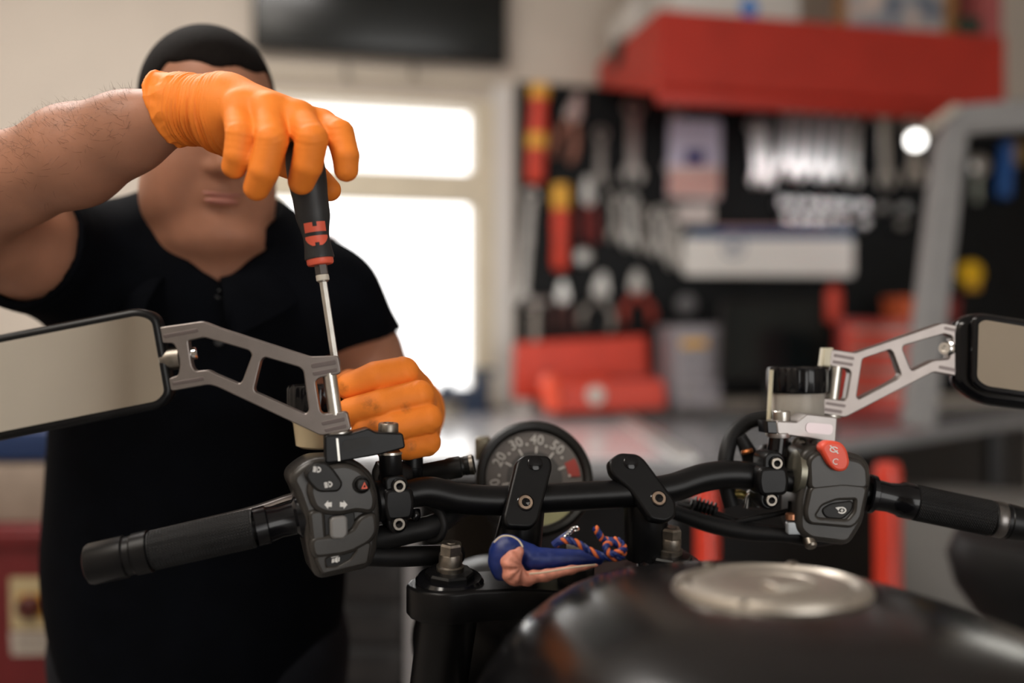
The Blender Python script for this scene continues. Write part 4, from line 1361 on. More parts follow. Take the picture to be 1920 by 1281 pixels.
nt.links.new(mask, ml.inputs[0]); nt.links.new(ns.outputs['Fac'], ml.inputs[1])
rp = nt.nodes.new('ShaderNodeMapRange'); rp.inputs['From Min'].default_value = 0.12; rp.inputs['From Max'].default_value = 0.50; rp.inputs['To Max'].default_value = 0.45
nt.links.new(ml.outputs['Value'], rp.inputs['Value'])
mixn = nt.nodes.new('ShaderNodeMix'); mixn.data_type = 'RGBA'
nt.links.new(rp.outputs['Result'], mixn.inputs[0]); nt.links.new(src, mixn.inputs[6])
mixn.inputs[7].default_value = (0.10, 0.035, 0.012, 1)
nt.links.new(mixn.outputs[2], bs.inputs['Base Color'])
gl2 = person.part('glove', blob(glove2_sdf, (-0.21, 0.87, 1.06), (-0.02, 1.15, 1.21), 0.00115, wrinkle2), SOIL, label='orange nitrile glove with dark smears, closed round the reservoir')

# hairs on the raised forearm
rng = np.random.RandomState(3)
vs_, fs = [], []
ax0, ax1 = P(-60, 370, 0.98), P(285, 225, 0.925)
axd = nrm(ax1 - ax0)
NH = 1000
tt_ = rng.rand(NH)
c0s = ax0 + (ax1 - ax0) * tt_[:, None]
aa = rng.normal(0.75, 0.65, NH)
drs = np.stack([np.zeros(NH), -np.cos(aa), np.sin(aa)], 1)
drs = drs - (drs @ axd)[:, None] * axd
drs /= np.linalg.norm(drs, axis=1)[:, None]
s0s, s1s = np.full(NH, 0.02), np.full(NH, 0.08)
for _ in range(14):
    sm_ = (s0s + s1s) / 2
    out_ = body_sdf(c0s + drs * sm_[:, None]) > 0
    s1s = np.where(out_, sm_, s1s)
    s0s = np.where(out_, s0s, sm_)
for c0, dr, s0 in zip(c0s, drs, s0s):
    b0 = c0 + dr * s0
    L_ = rng.uniform(0.006, 0.013)
    gd = nrm(-axd * rng.uniform(-0.2, 1.0) + np.cross(axd, dr) * rng.normal(0, 0.7) + dr * rng.uniform(0.10, 0.45))
    w_ = nrm(np.cross(gd, dr)) * 0.00009
    p1 = b0 + gd * L_ * 0.5 + dr * 0.0008
    p2 = b0 + gd * L_ - dr * 0.0006
    o_ = len(vs_)
    vs_ += [b0 - w_, b0 + w_, p1 + w_ * 0.8, p1 - w_ * 0.8, p2]
    fs += [(o_, o_ + 1, o_ + 2, o_ + 3), (o_ + 3, o_ + 2, o_ + 4)]
hr = person.part('arm_hair', MB().add(vs_, fs), mat('arm_hair', (0.08, 0.035, 0.018), 0.5), skin_body)
hr['kind'] = 'stuff'

# ================================================================== the screwdriver
S0, S1 = P(565, 258, 0.890), P(632, 700, 0.887)
sax = nrm(S1 - S0)
def sat(py):
    t_ = (py - 258) / (700 - 258)
    return S0 + (S1 - S0) * t_
def sh_(py):
    return float(np.linalg.norm(sat(py) - S0)) * (1 if py >= 258 else -1)
kpx = 0.889 / F / 1.0
prof_px = [(262, 8), (264, 18), (270, 26), (285, 32), (305, 35.5), (330, 36), (350, 35), (370, 33), (395, 32.5), (410, 31.5), (425, 28), (440, 25), (452, 24.2), (465, 25.2), (478, 27), (484, 27.6), (486, 27)]
drv = Thing('screwdriver', sat(700), 'black-handled screwdriver with an orange-red logo held by the upper glove', 'screwdriver')
HX, HY, HZ = frame_from(sax)
# three shallow flats make the handle softly three-sided
NS = 48
prof_f = catmull([V(a, b) for a, b in prof_px], 4)
vs_, fs = [], []
for py, rp_ in prof_f:
    for i in range(NS):
        a = 2 * PI * i / NS
        r_ = rp_ * kpx * (1 + 0.03 * math.cos(3 * a) * (1 if py < 440 else max(0.0, 1 - (py - 440) / 40)))
        vs_.append(sat(py) + (HX * math.cos(a) + HY * math.sin(a)) * r_)
n_ = len(prof_f)
for j in range(n_ - 1):
    for i in range(NS):
        k = (i + 1) % NS
        fs.append((j * NS + i, j * NS + k, (j + 1) * NS + k, (j + 1) * NS + i))
fs += [tuple(range(NS - 1, -1, -1)), tuple((n_ - 1) * NS + i for i in range(NS))]
HANDLE = mat('soft_black_handle', (0.020, 0.020, 0.021), 0.48, var=0.1, bump=0.08, bscale=1500)
hnd = drv.part('handle', MB().add(vs_, fs), HANDLE)
m = MB(); lathe(m, [(r * kpx, sh_(y)) for y, r in ((485, 23), (486, 25), (494, 25), (497, 23), (498, 15))], S0, sax, 36)
drv.part('collar', m, LOGO)
m = MB(); lathe(m, [(r * kpx, sh_(y)) for y, r in ((496, 12.5), (515, 12.5), (516.5, 11.5))], S0, sax, 6)
drv.part('bolster', m, mat('dark_hex_steel', (0.10, 0.09, 0.085), 0.38, 0.8), smooth=False)
m = MB(); lathe(m, [(r * kpx, sh_(y)) for y, r in ((516, 11.6), (517, 12.2), (526, 12.2), (527, 11)) ], S0, sax, 28)
rg = drv.part('ring', m, mat('cream_ring', (0.62, 0.58, 0.50), 0.4))
m = MB(); lathe(m, [(r * kpx, sh_(y)) for y, r in ((526, 10.5), (529, 10.0), (529.5, 8)) ], S0, sax, 28)
drv.part('ring_edge', m, STEELD, rg)
m = MB(); lathe(m, [(r * kpx, sh_(y)) for y, r in ((528, 7.6), (690, 7.6), (694, 5.5), (700, 4.5)) ], S0, sax, 6)
drv.part('shaft', m, STEEL, smooth=False)
# the emblem: a castle piece over a half round, wrapped on the handle
def rad_at(py):
    for (a, b), (c, d) in zip(prof_px[:-1], prof_px[1:]):
        if a <= py <= c:
            return (b + (d - b) * (py - a) / (c - a)) * kpx
    return prof_px[-1][1] * kpx
def inside_emblem(u, v):
    """u across -1..1, v down 0..1"""
    if 0.0 <= v <= 0.42:
        if abs(u) > 0.92:
            return False
        return not (abs(u) < 0.2 and v < 0.19)
    if 0.56 <= v <= 1.0:
        w_ = (v - 0.56) / 0.44
        if abs(u) > 0.92 * math.sqrt(max(0, 1 - (w_ * 0.93) ** 2)) + 0.05:
            return False
        return not (abs(u) < 0.16 and v > 0.86)
    return False
m = MB()
NU, NV = 44, 44
idx = {}
for iv in range(NV):
    for iu in range(NU):
        if not inside_emblem(-1 + 2 * (iu + 0.5) / NU, (iv + 0.5) / NV):
            continue
        f = []
        for du, dv in ((0, 0), (1, 0), (1, 1), (0, 1)):
            key = (iu + du, iv + dv)
            if key not in idx:
                py = 421 + 43 * key[1] / NV
                u = -1 + 2 * key[0] / NU
                r_ = rad_at(py) * 1.03 + 0.0003
                xx = u * 21.5 * kpx
                c0 = sat(py)
                view = nrm(V(0, 0, CAMZ) - c0)
                fr = nrm(view - sax * np.dot(view, sax))
                rt = np.cross(fr, sax)
                rt = rt if rt[0] > 0 else -rt
                idx[key] = len(m.v)
                m.v.append(tuple(c0 + rt * xx + fr * math.sqrt(max(1e-9, r_ * r_ - xx * xx))))
            f.append(idx[key])
        m.f.append(tuple(f))
lg = drv.part('emblem', m, LOGO, hnd, label='orange-red castle-and-shield emblem')
# ================================================================== the motorcycle
BIKE = Thing('motorcycle', V(0.05, 1.0, 0), 'black motorcycle with wide handlebar, round gauge and alloy mirror arms', 'motorcycle')
AB = math.radians(18)
BR = V(math.sin(AB), -math.cos(AB), 0)          # towards the rear
BL = V(math.cos(AB), math.sin(AB), 0)           # towards the bike's right
UP = V(0, 0, 1)

# ---- fuel tank
C0 = P(1445, 1108, 0.68)
st = [(-0.215, 0.030, 0.960), (-0.205, 0.095, 0.985), (-0.18, 0.145, 1.006), (-0.14, 0.182, 1.020), (-0.08, 0.212, 1.030), (0.0, 0.228, 1.033),
      (0.08, 0.230, 1.032), (0.16, 0.212, 1.022), (0.24, 0.165, 0.99), (0.31, 0.125, 0.94), (0.34, 0.08, 0.89)]
stf = catmull([V(*q) for q in st], 5)
m = MB()
NA = 48
vs_, fs = [], []
for s_, w_, zt in stf:
    h_ = min(0.20, (zt - 0.80))
    for i in range(NA):
        a = 2 * PI * i / NA
        cx, cz = math.sin(a), math.cos(a)
        e = 2 / 2.7
        l_ = w_ * math.copysign(abs(cx) ** e, cx)
        z_ = zt - h_ + h_ * math.copysign(abs(cz) ** e, cz)
        p_ = V(C0[0], C0[1], 0) + BR * s_ + BL * l_ + UP * max(z_, 0.80)
        vs_.append(p_)
n_ = len(stf)
for j in range(n_ - 1):
    for i in range(NA):
        k = (i + 1) % NA
        fs.append((j * NA + i, (j + 1) * NA + i, (j + 1) * NA + k, j * NA + k))
fs += [tuple(range(NA)), tuple((n_ - 1) * NA + i for i in range(NA - 1, -1, -1))]
TANK = mat('satin_black_tank', (0.004, 0.004, 0.0046), 0.20, var=0.2, scale=8, spec=0.5)
tank = BIKE.part('fuel_tank', m.add(vs_, fs), TANK)
ca = nrm(UP - BR * 0.035)
cc = V(C0[0], C0[1], 1.031)
CAPM = mat('satin_cap_alloy', (0.46, 0.42, 0.37), 0.40, 0.85, var=0.12, scale=30)
m = MB(); lathe(m, [(0.067, -0.006), (0.067, 0.001), (0.065, 0.0045), (0.059, 0.0065), (0.056, 0.004), (0.054, 0.001)], cc, ca, 56, cap=False)
fc = BIKE.part('filler_ring', m, CAPM, tank, 'satin alloy filler cap ring')
m = MB(); lathe(m, [(0.053, 0.0), (0.053, 0.0035), (0.050, 0.005), (0.030, 0.0055), (0.029, 0.0045), (0.0001, 0.0045)], cc, ca, 48, cap=False)
BIKE.part('filler_cap', m, CAPM, tank)
m = MB(); box(m, cc + ca * 0.0075 + BR * 0.022, (0.016, 0.009, 0.003), (BL, BR, ca), 0.002)
BIKE.part('keyhole_cover', m, CAPM, tank)
for k in range(6):
    a = k * PI / 3 + 0.3
    m = MB(); lathe(m, [(0.0045, 0), (0.0045, 0.003), (0.003, 0.004), (0.0001, 0.004)], cc + ca * 0.0025 + (BL * math.cos(a) + BR * math.sin(a)) * 0.062, ca, 12)
    BIKE.part('cap_screw', m, STEELD, tank)

# ---- handlebar tube
BARPTS = [(163, 1060, .846), (283, 1033, .852), (478, 990, .864), (565, 968, .875), (690, 940, .893), (745, 932, .903), (800, 922, .912), (860, 934, .922), (930, 939, .931), (1010, 935, .939),
          (1100, 930, .950), (1190, 924, .962), (1258, 915, .970), (1318, 896, .976), (1375, 890, .981), (1450, 897, .984), (1505, 905, .985), (1630, 926, .986), (1712, 942, .986), (1858, 972, .983), (1905, 981, .981)]
rad = [.011] * 5 + [.0122, .0138, .0142, .0140, .0138, .0137, .0137, .0138, .0140, .0138, .0122, .0112, .0112, .011, .011, .011]
m = MB(); tube(m, [P(*q) for q in BARPTS], rad, 28, 8)
BIKE.part('handlebar', m, BLK)

def span(a, b, prof, n=36):
    """lathe between two pixel points: prof [(t 0..1 along, radius in metres)]"""
    A, B = P(*a), P(*b)
    L = np.linalg.norm(B - A)
    return lathe(MB(), [(r, t * L) for t, r in prof], A, B - A, n)
def knurled(a, b, r, per=0.0021):
    A, B = P(*a), P(*b)
    ax = nrm(B - A)
    L = np.linalg.norm(B - A)
    x, y, z = frame_from(ax)
    N = 200
    M = int(L / (per * 0.25))
    k_ = int(2 * PI * r / (per * 1.25))
    ii = np.arange(N) * 2 * PI / N
    jj = np.arange(M + 1) * L / M
    th, zz = np.meshgrid(ii, jj)
    a1 = np.sin((th * k_ + zz * 2 * PI / (per * 1.25)) / 2)
    a2 = np.sin((th * k_ - zz * 2 * PI / (per * 1.25)) / 2)
    rr = r + 0.0005 * (np.minimum(np.abs(a1), np.abs(a2)) * 2 - 0.7)
    edge = np.minimum(zz, L - zz)
    rr = np.where(edge < 0.0012, r - 0.0006, rr)
    pts = A + (rr * np.cos(th))[..., None] * x + (rr * np.sin(th))[..., None] * y + zz[..., None] * z
    f = [(j * N + i, j * N + (i + 1) % N, (j + 1) * N + (i + 1) % N, (j + 1) * N + i) for j in range(M) for i in range(N)]
    mb = MB()
    mb.v = pts.reshape(-1, 3).tolist()
    mb.f = f
    return mb
# left grip, flange and bar end weight
gl = BIKE.part('grip', knurled((283, 1033, .852), (478, 990, .864), 0.0166), RUBBER)
BIKE.part('flange', span((478, 990, .864), (572, 967, .876), [(0, .0155), (0.02, .0172), (0.24, .0172), (0.27, .0155), (0.5, .0140), (0.78, .0150), (0.84, .0185), (0.97, .0190), (1, .017)]), BLKG, gl)
be = BIKE.part('bar_end', span((163, 1060, .846), (284, 1033, .852), [(0, .0135), (0.03, .0165), (0.08, .0178), (0.60, .0182), (0.63, .0166), (0.72, .0166), (0.75, .0180), (0.98, .0182), (1, .016)]), BLK)
BIKE.part('end_screw', span((158, 1061, .845), (164, 1060, .846), [(0, .004), (0, .008), (1, .008)]), STEELD, be)
# right grip
gr = BIKE.part('grip', knurled((1712, 942, .986), (1858, 972, .983), 0.0172), RUBBER)
BIKE.part('flange', span((1626, 925, .986), (1713, 942, .986), [(0, .0175), (0.03, .0192), (0.13, .0190), (0.17, .0155), (0.45, .0145), (0.66, .0158), (0.72, .0176), (0.97, .0178), (1, .0166)]), BLKG, gr)
be = BIKE.part('bar_end', span((1857, 972, .983), (1965, 992, .979), [(0, .0166), (0.02, .0176), (0.20, .0176), (0.22, .0168), (0.28, .0168), (0.30, .0176), (0.36, .0174), (0.7, .0160), (0.95, .0120), (1, .008)]), BLK)
BIKE.part('end_band', span((1860, 972.5, .983), (1879, 976, .9825), [(0, .0176), (0.05, .0179), (0.95, .0179), (1, .0176)]), mat('dark_steel_band', (0.16, 0.15, 0.145), 0.3, 0.9), be)

# clutch lever behind the left grip, brake lever behind the right one
def lever(pts, name='lever'):
    m = MB()
    q = catmull([P(*p) for p in pts], 8)
    vs_, fs = [], []
    for i, p_ in enumerate(q):
        t_ = nrm(q[min(i + 1, len(q) - 1)] - q[max(i - 1, 0)])
        x = nrm(np.cross(t_, UP)); y = np.cross(x, t_)
        for a in range(12):
            th = 2 * PI * a / 12
            vs_.append(p_ + x * 0.011 * math.cos(th) + y * 0.0045 * math.sin(th))
    for j in range(len(q) - 1):
        for i in range(12):
            k = (i + 1) % 12
            fs.append((j * 12 + i, j * 12 + k, (j + 1) * 12 + k, (j + 1) * 12 + i))
    fs += [tuple(range(11, -1, -1)), tuple((len(q) - 1) * 12 + i for i in range(12))]
    return BIKE.part(name, m.add(vs_, fs), mat('dark_lever_alloy', (0.06, 0.05, 0.045), 0.35, 0.7))
lever([(690, 905, .935), (600, 922, .935), (545, 934, .930), (462, 961, .925), (300, 1000, .915), (215, 1025, .905)], 'clutch_lever')
lever([(1500, 900, 1.03), (1600, 915, 1.05), (1700, 935, 1.06), (1850, 965, 1.055), (1900, 975, 1.05)], 'brake_lever')

# ---- socket head bolt helper
def socket_bolt(p_, ax, r, h, parent, m_=STEELD, name='bolt'):
    m = MB()
    lathe(m, [(r, 0), (r, h * 0.85), (r * 0.92, h), (r * 0.58, h), (r * 0.55, h * 0.35), (0.0001, h * 0.35)], p_, ax, 28, cap=False)
    b = BIKE.part(name, m, m_, parent)
    m = MB(); lathe(m, [(r * 0.56, h * 0.5), (r * 0.56, h * 0.93), (0.0001, h * 0.6)], p_, ax, 6, cap=False)
    BIKE.part('hex_socket_shade', m, BLKG, parent, None, False)  # black insert paints the bolt recess dark, as if shaded
    return b
def toward(p_):
    return nrm(V(0, 0, CAMZ) - p_)

# ---- left switch housing
LP = Sheet(560, .850, 700, .872)
pod = BIKE.part('switch_housing', LP.plate(MB(), [(556, 900), (574, 884), (592, 874), (642, 871), (670, 880), (690, 898), (700, 930), (704, 980), (696, 1040), (688, 1058), (602, 1077), (590, 1024), (583, 965), (566, 918)], th=0.050, bev=0.006, off=0.004, r=10), POD)
BIKE.part('upper_shell', LP.plate(MB(), [(584, 918), (600, 884), (645, 876), (670, 885), (688, 905), (697, 936), (694, 955), (668, 950), (640, 957), (612, 956), (594, 948)], th=0.014, bev=0.0045, off=-0.004, r=12), POD, pod)
BIKE.part('switch_recess', LP.plate(MB(), [(590, 962), (664, 960), (664, 990), (650, 1004), (594, 1010)], th=0.006, bev=0.001, off=0.001, r=8), BLKM, pod)
BIKE.part('lower_shell', LP.plate(MB(), [(587, 1014), (640, 1009), (664, 998), (676, 976), (698, 966), (701, 995), (690, 1012), (660, 1028), (640, 1034), (592, 1040)], th=0.014, bev=0.004, off=-0.003, r=9), POD, pod)
BIKE.part('left_rib', LP.plate(MB(), [(584, 964), (602, 962), (606, 1012), (590, 1018)], th=0.012, bev=0.003, off=-0.002, r=5), POD, pod)
hs = BIKE.part('horn_surround', LP.plate(MB(), [(594, 1046), (640, 1036), (680, 1022), (692, 1020), (686, 1054), (606, 1073)], [[(607, 1046), (628, 1035), (668, 1025), (672, 1031), (658, 1052), (632, 1066), (609, 1067)]], th=0.012, bev=0.002, off=-0.002, r=5), POD, pod)
BIKE.part('horn_button', LP.plate(MB(), [(611, 1047), (629, 1039), (665, 1029), (668, 1032), (655, 1050), (631, 1063), (612, 1063)], th=0.008, bev=0.0015, off=0.0005, r=6), BLKM, pod)
BIKE.part('turn_slider', LP.plate(MB(), [(622, 973), (645, 970), (646, 998), (641, 1005), (623, 1005)], th=0.010, bev=0.0022, off=-0.006, r=5), mat('slider_grey', (0.17, 0.165, 0.16), 0.35), pod)
rk = BIKE.part('beam_rocker', LP.plate(MB(), [(573, 888), (592, 869), (607, 869), (622, 884), (636, 905), (630, 916), (596, 917), (582, 903)], th=0.012, bev=0.002, off=-0.009, r=8), BLKM, pod)
pc = LP.pt(678, 909, -0.005)
m = MB(); lathe(m, [(0.0078, -0.004), (0.0078, 0.001), (0.0065, 0.0015), (0.0058, -0.001)], pc, -LP.ez, 26, cap=False)
BIKE.part('hazard_bezel', m, BLKM, pod)
m = MB(); lathe(m, [(0.0056, -0.004), (0.0056, 0.003), (0.0046, 0.0045), (0.0001, 0.005)], pc, nrm(-LP.ez + V(0.1, 0, 0)), 26)
hz = BIKE.part('hazard_button', m, BLKM, pod)
def mark(sheet, polys, off, m_, parent, name='symbol', holes=None, th=0.0004):
    mm = MB()
    for i, q in enumerate(polys):
        sheet.plate(mm, q, (holes or {}).get(i, ()), th=th, off=off)
    return BIKE.part(name, mm, m_, parent)
SYM = mat('white_symbol', (0.72, 0.71, 0.69), 0.5)
def beam_icon(cx, cy, k, ang, off):
    ca_, sa_ = math.cos(ang), math.sin(ang)
    tr = lambda q: [(cx + (x * ca_ - y * sa_) * k, cy + (x * sa_ + y * ca_) * k) for x, y in q]
    dsh = [(1 - 0.0, -4)] + [(1 + 6 * math.cos(t), 5 * math.sin(t)) for t in np.linspace(-PI / 2, PI / 2, 9)]
    hole = [(2.6 + 2.6 * math.cos(t), 2.6 * math.sin(t)) for t in np.linspace(0, 2 * PI, 10)[:-1]]
    bars = [[(-6.5, y), (-1, y), (-1, y + 1.7), (-6.5, y + 1.7)] for y in (-4.4, -2, 0.4, 2.8)]
    mark(LP, [tr(dsh)] + [tr(b) for b in bars], off, SYM, rk, 'symbol', {0: [tr(hole)]})
beam_icon(591, 878, 1.1, 0.12, -0.0098)
beam_icon(612, 906, 1.1, -0.2, -0.0098)
for s, cx in ((-1, 614.5), (1, 641.5)):
    mark(LP, [[(cx + s * 8, 945), (cx + s * 1, 937), (cx + s * 1, 941), (cx - s * 6, 940), (cx - s * 6, 949), (cx + s * 1, 949), (cx + s * 1, 953)]], -0.0048, SYM, pod)
mark(LP, [[(679, 901), (685, 913), (673, 914)]], -0.0106, LOGO, hz, 'red_triangle', {0: [[(679, 905), (682, 911), (676, 911.5)]]})
mark(LP, [[(622, 1049), (626, 1047), (627, 1054), (622, 1056)], [(627, 1048), (633, 1044), (633, 1055), (628, 1054)], [(634, 1045), (637, 1045), (636, 1053), (634, 1053)], [(621, 1045), (635, 1042), (635, 1043.4), (621, 1046.5)]], -0.0004, SYM, pod, 'horn_symbol')

# ---- right switch housing
RPs = Sheet(1505, .962, 1626, .966)
pod2 = BIKE.part('switch_housing', RPs.plate(MB(), [(1514, 858), (1528, 848), (1580, 858), (1612, 864), (1624, 876), (1627, 905), (1612, 978), (1590, 1014), (1524, 1006), (1507, 992), (1508, 940), (1516, 905)], th=0.050, bev=0.006, off=0.003, r=9), POD)
BIKE.part('upper_shell', RPs.plate(MB(), [(1520, 864), (1534, 853), (1580, 862), (1610, 869), (1620, 880), (1622, 912), (1580, 908), (1522, 914)], th=0.012, bev=0.004, off=-0.002, r=8), POD, pod2)
BIKE.part('lower_shell', RPs.plate(MB(), [(1522, 917), (1580, 911), (1621, 915), (1609, 970), (1596, 985), (1518, 978), (1513, 960)], [[(1524, 966), (1538, 944), (1567, 933), (1607, 932), (1605, 961), (1589, 980), (1532, 976)]], th=0.012, bev=0.003, off=-0.002, r=8), POD, pod2)
BIKE.part('button_surround', RPs.plate(MB(), [(1526, 965), (1539, 945), (1567, 935), (1605, 934), (1603, 960), (1588, 978), (1533, 974)], [[(1541, 957), (1558, 945), (1600, 940), (1598, 957), (1580, 974), (1549, 970)]], th=0.008, bev=0.0015, off=0.0015, r=8), POD, pod2)
sb_ = BIKE.part('start_button', RPs.plate(MB(), [(1543, 957), (1559, 947), (1598, 942), (1596, 956), (1579, 972), (1550, 969)], th=0.008, bev=0.002, off=0.0005, r=8), BLKM, pod2)
cxx, cyy = 1578, 957
arc = [(cxx + 8.5 * math.cos(t), cyy + 6.5 * math.sin(t)) for t in np.linspace(-2.5, 2.6, 16)] + [(cxx + 6 * math.cos(t), cyy + 4.2 * math.sin(t)) for t in np.linspace(2.6, -2.5, 16)]
mark(RPs, [arc, [(cxx - 12, cyy - 5), (cxx - 4, cyy - 6.5), (cxx - 6, cyy + 1)], [(cxx + 2, cyy - 4), (cxx - 3, cyy + 1), (cxx, cyy + 0.6), (cxx - 1, cyy + 4.5), (cxx + 3.5, cyy - 0.6), (cxx + 0.6, cyy - 0.4)]], -0.0006, SYM, sb_, 'start_symbol')
KS = mat('kill_switch_red', (0.74, 0.085, 0.045), 0.42, var=0.05)
ks = BIKE.part('kill_switch', RPs.plate(MB(), [(1537, 838), (1546, 831), (1568, 833), (1577, 845), (1581, 866), (1576, 876), (1563, 877), (1553, 868)], th=0.016, bev=0.003, off=-0.010, r=8), KS, pod2, 'orange-red kill switch')
m = MB(); text_mb(m, 'C', 0.0085, RPs.pt(1566, 866, -0.0106), nrm(RPs.ex + V(0, 0, -0.25)), nrm(UP + RPs.ex * 0.25), 0.0003)
BIKE.part('symbol', m, SYM, ks)
arc2 = [(1556 + 8 * math.cos(t), 841 + 5.6 * math.sin(t)) for t in np.linspace(0.3, 5.9, 14)] + [(1556 + 5.8 * math.cos(t), 841 + 3.8 * math.sin(t)) for t in np.linspace(5.9, 0.3, 14)]
mark(RPs, [arc2, [(1548, 834), (1550, 833), (1565, 848), (1563, 849)]], -0.0104, SYM, ks, 'symbol')
m = MB(); lathe(m, [(0.006, 0), (0.006, 0.012), (0.0045, 0.014), (0.0001, 0.014)], P(1514, 1003, .975), nrm(V(0.1, -0.6, -0.7)), 18)
BIKE.part('housing_screw', m, STEELD, pod2)
m = MB(); lathe(m, [(0.0215, 0), (0.0215, 0.006), (0.016, 0.008)], P(1500, 885, .982), nrm(P(1440, 880, .98) - P(1500, 885, .982)), 30)
BIKE.part('housing_collar', m, mat('olive_alloy', (0.20, 0.19, 0.15), 0.35, 0.7), pod2)

# ---- mirror clamps on the bar
def clamp(name, bands, tabs, bolts, sheet, post, dbar):
    c = BIKE.part(name, sheet.plate(MB(), bands, th=0.034, bev=0.004, off=-0.001, r=6), BLK)
    for tb in tabs:
        BIKE.part('tab', sheet.plate(MB(), tb, th=0.03, bev=0.002, off=0.002, r=16), BLK, c)
    for b in bolts:
        p_ = sheet.pt(b[0], b[1], 0.003)
        m = MB(); lathe(m, [(0.0072, 0), (0.0072, 0.0015), (0.0062, 0.0018), (0.0060, 0.0006)], p_ - sheet.ez * 0.0015, -sheet.ez, 26, cap=False)
        BIKE.part('bolt_seat', m, BLKG, c)
        socket_bolt(p_, -sheet.ez, 0.0057, 0.004, c, STEELD)
    return c
LCs = Sheet(722, .882, 770, .890)
lc = clamp('mirror_clamp', [(727, 925), (767, 922), (771, 944), (767, 968), (731, 971), (726, 948)],
           [[(726, 900), (740, 896), (757, 897), (764, 908), (762, 930), (730, 932)], [(731, 964), (763, 962), (763, 984), (756, 996), (740, 998), (731, 986)]],
           [(747.5, 911), (746.5, 982)], LCs, None, .903)
m = MB(); lathe(m, [(0.0098, 0), (0.0102, 0.002), (0.0102, 0.026), (0.009, 0.028)], P(735, 900, .902), P(731, 848, .893) - P(735, 900, .902), 28)
BIKE.part('post', m, BLK, lc)
m = MB(); lathe(m, [(0.0108, 0), (0.0108, 0.002)], P(731.5, 852, .893), UP, 28)
BIKE.part('washer', m, STEEL, lc)
BRL = Sheet(612, .856, 757, .872)
br = BIKE.part('mirror_bracket', BRL.plate(MB(), [(612, 820), (656, 817), (690, 807), (704, 814), (753, 816), (757, 838), (711, 850), (640, 863), (613, 866)], [], th=0.024, bev=0.0015, off=0.0, r=3), BLK)
BIKE.part('slot', BRL.plate(MB(), [(642, 827), (690, 819), (697, 826), (694, 836), (650, 848), (641, 842)], th=0.001, off=-0.0008, r=7), BLKM, br)
BIKE.part('edge', BRL.plate(MB(), [(630, 822), (634, 822), (638, 864), (634, 865)], th=0.001, off=-0.0006), STEEL, br)
m = MB(); lathe(m, [(0.0085, 0), (0.0090, 0.001), (0.0090, 0.0105), (0.0082, 0.0118), (0.0048, 0.0118), (0.0046, 0.006), (0.0001, 0.006)], P(728, 818, .884), nrm(V(0.02, -0.05, 1)), 40, cap=False)
BIKE.part('cap_screw', m, STEELD, br)
RCs = Sheet(1430, .960, 1475, .963)
rc_ = clamp('mirror_clamp', [(1429, 884), (1470, 882), (1473, 903), (1470, 922), (1431, 924), (1427, 903)],
            [[(1438, 858), (1446, 852), (1462, 852), (1470, 860), (1469, 888), (1437, 888)], [(1430, 920), (1463, 919), (1461, 944), (1452, 953), (1438, 953), (1430, 944)]],
            [(1454.5, 868.5), (1444.5, 937.5)], RCs, None, .984)
m = MB(); lathe(m, [(0.0098, 0), (0.0098, 0.018), (0.0112, 0.0182), (0.0112, 0.0205)], P(1456, 853, .985), P(1461, 810, .985) - P(1456, 853, .985), 28)
BIKE.part('post', m, BLKG, rc_)
m = MB(); lathe(m, [(0.0115, 0), (0.0118, 0.0012), (0.0118, 0.0042), (0.0112, 0.005)], P(1461, 820, .985), UP, 28)
BIKE.part('washer', m, SATIN, rc_)
BRR = Sheet(1445, .972, 1570, .985)
br2 = BIKE.part('mirror_bracket', BRR.plate(MB(), [(1458, 792), (1495, 794), (1514, 779), (1568, 785), (1565, 830), (1520, 820), (1460, 812)], th=0.024, bev=0.0015, r=3), SATIN, None, 'silver mirror bracket')
BIKE.part('slot', BRR.plate(MB(), [(1511, 792), (1562, 796), (1560, 816), (1510, 811)], th=0.001, off=-0.0007, r=10), mat('slot_rose_alloy', (0.50, 0.43, 0.44), 0.4, 0.8), br2)
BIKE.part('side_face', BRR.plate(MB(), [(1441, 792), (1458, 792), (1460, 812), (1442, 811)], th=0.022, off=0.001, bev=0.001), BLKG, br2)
m = MB(); lathe(m, [(0.0085, 0), (0.0088, 0.001), (0.0088, 0.0115), (0.008, 0.0125), (0.0045, 0.0125), (0.0043, 0.006), (0.0001, 0.006)], P(1465, 794, .985), UP, 36, cap=False)
BIKE.part('cap_screw', m, STEEL, br2)

# ---- mirrors
def zl(q, o=(0, 570), k=2.8235):
    return [(x / k + o[0], y / k + o[1]) for x, y in q]
LA = Sheet(300, .850, 640, .866)
outer = zl([(840, 130), (1075, 97), (1160, 130), (1640, 285), (1785, 280), (1800, 365), (1690, 385), (1662, 408), (1688, 570), (1712, 592), (1832, 574), (1852, 664), (1700, 692), (1150, 432), (1105, 421), (905, 456), (890, 402), (948, 382), (958, 330), (944, 245), (920, 202), (852, 202)])
h1 = zl([(988, 190), (1080, 170), (1322, 240), (1342, 268), (1288, 412), (1266, 430), (1130, 372), (1100, 355), (1030, 362), (1008, 330)])
h2 = zl([(1400, 274), (1590, 330), (1612, 352), (1642, 565), (1618, 592), (1345, 470), (1338, 448), (1375, 295)])
mir = BIKE.part('mirror_arm', LA.plate(MB(), outer, [h1, h2], th=0.013, bev=0.0010, r=6), CHAMP, None, 'champagne alloy mirror arm with cut-outs')
grooves = [[(862, 165), (1045, 132), (1052, 146), (870, 180)], [(912, 416), (1075, 388), (1082, 402), (918, 430)], [(1648, 318), (1775, 298), (1780, 318), (1652, 340)], [(1655, 362), (1782, 340), (1786, 356), (1662, 380)], [(1702, 626), (1822, 600), (1826, 618), (1708, 642)], [(1718, 664), (1830, 638), (1834, 654), (1724, 678)]]
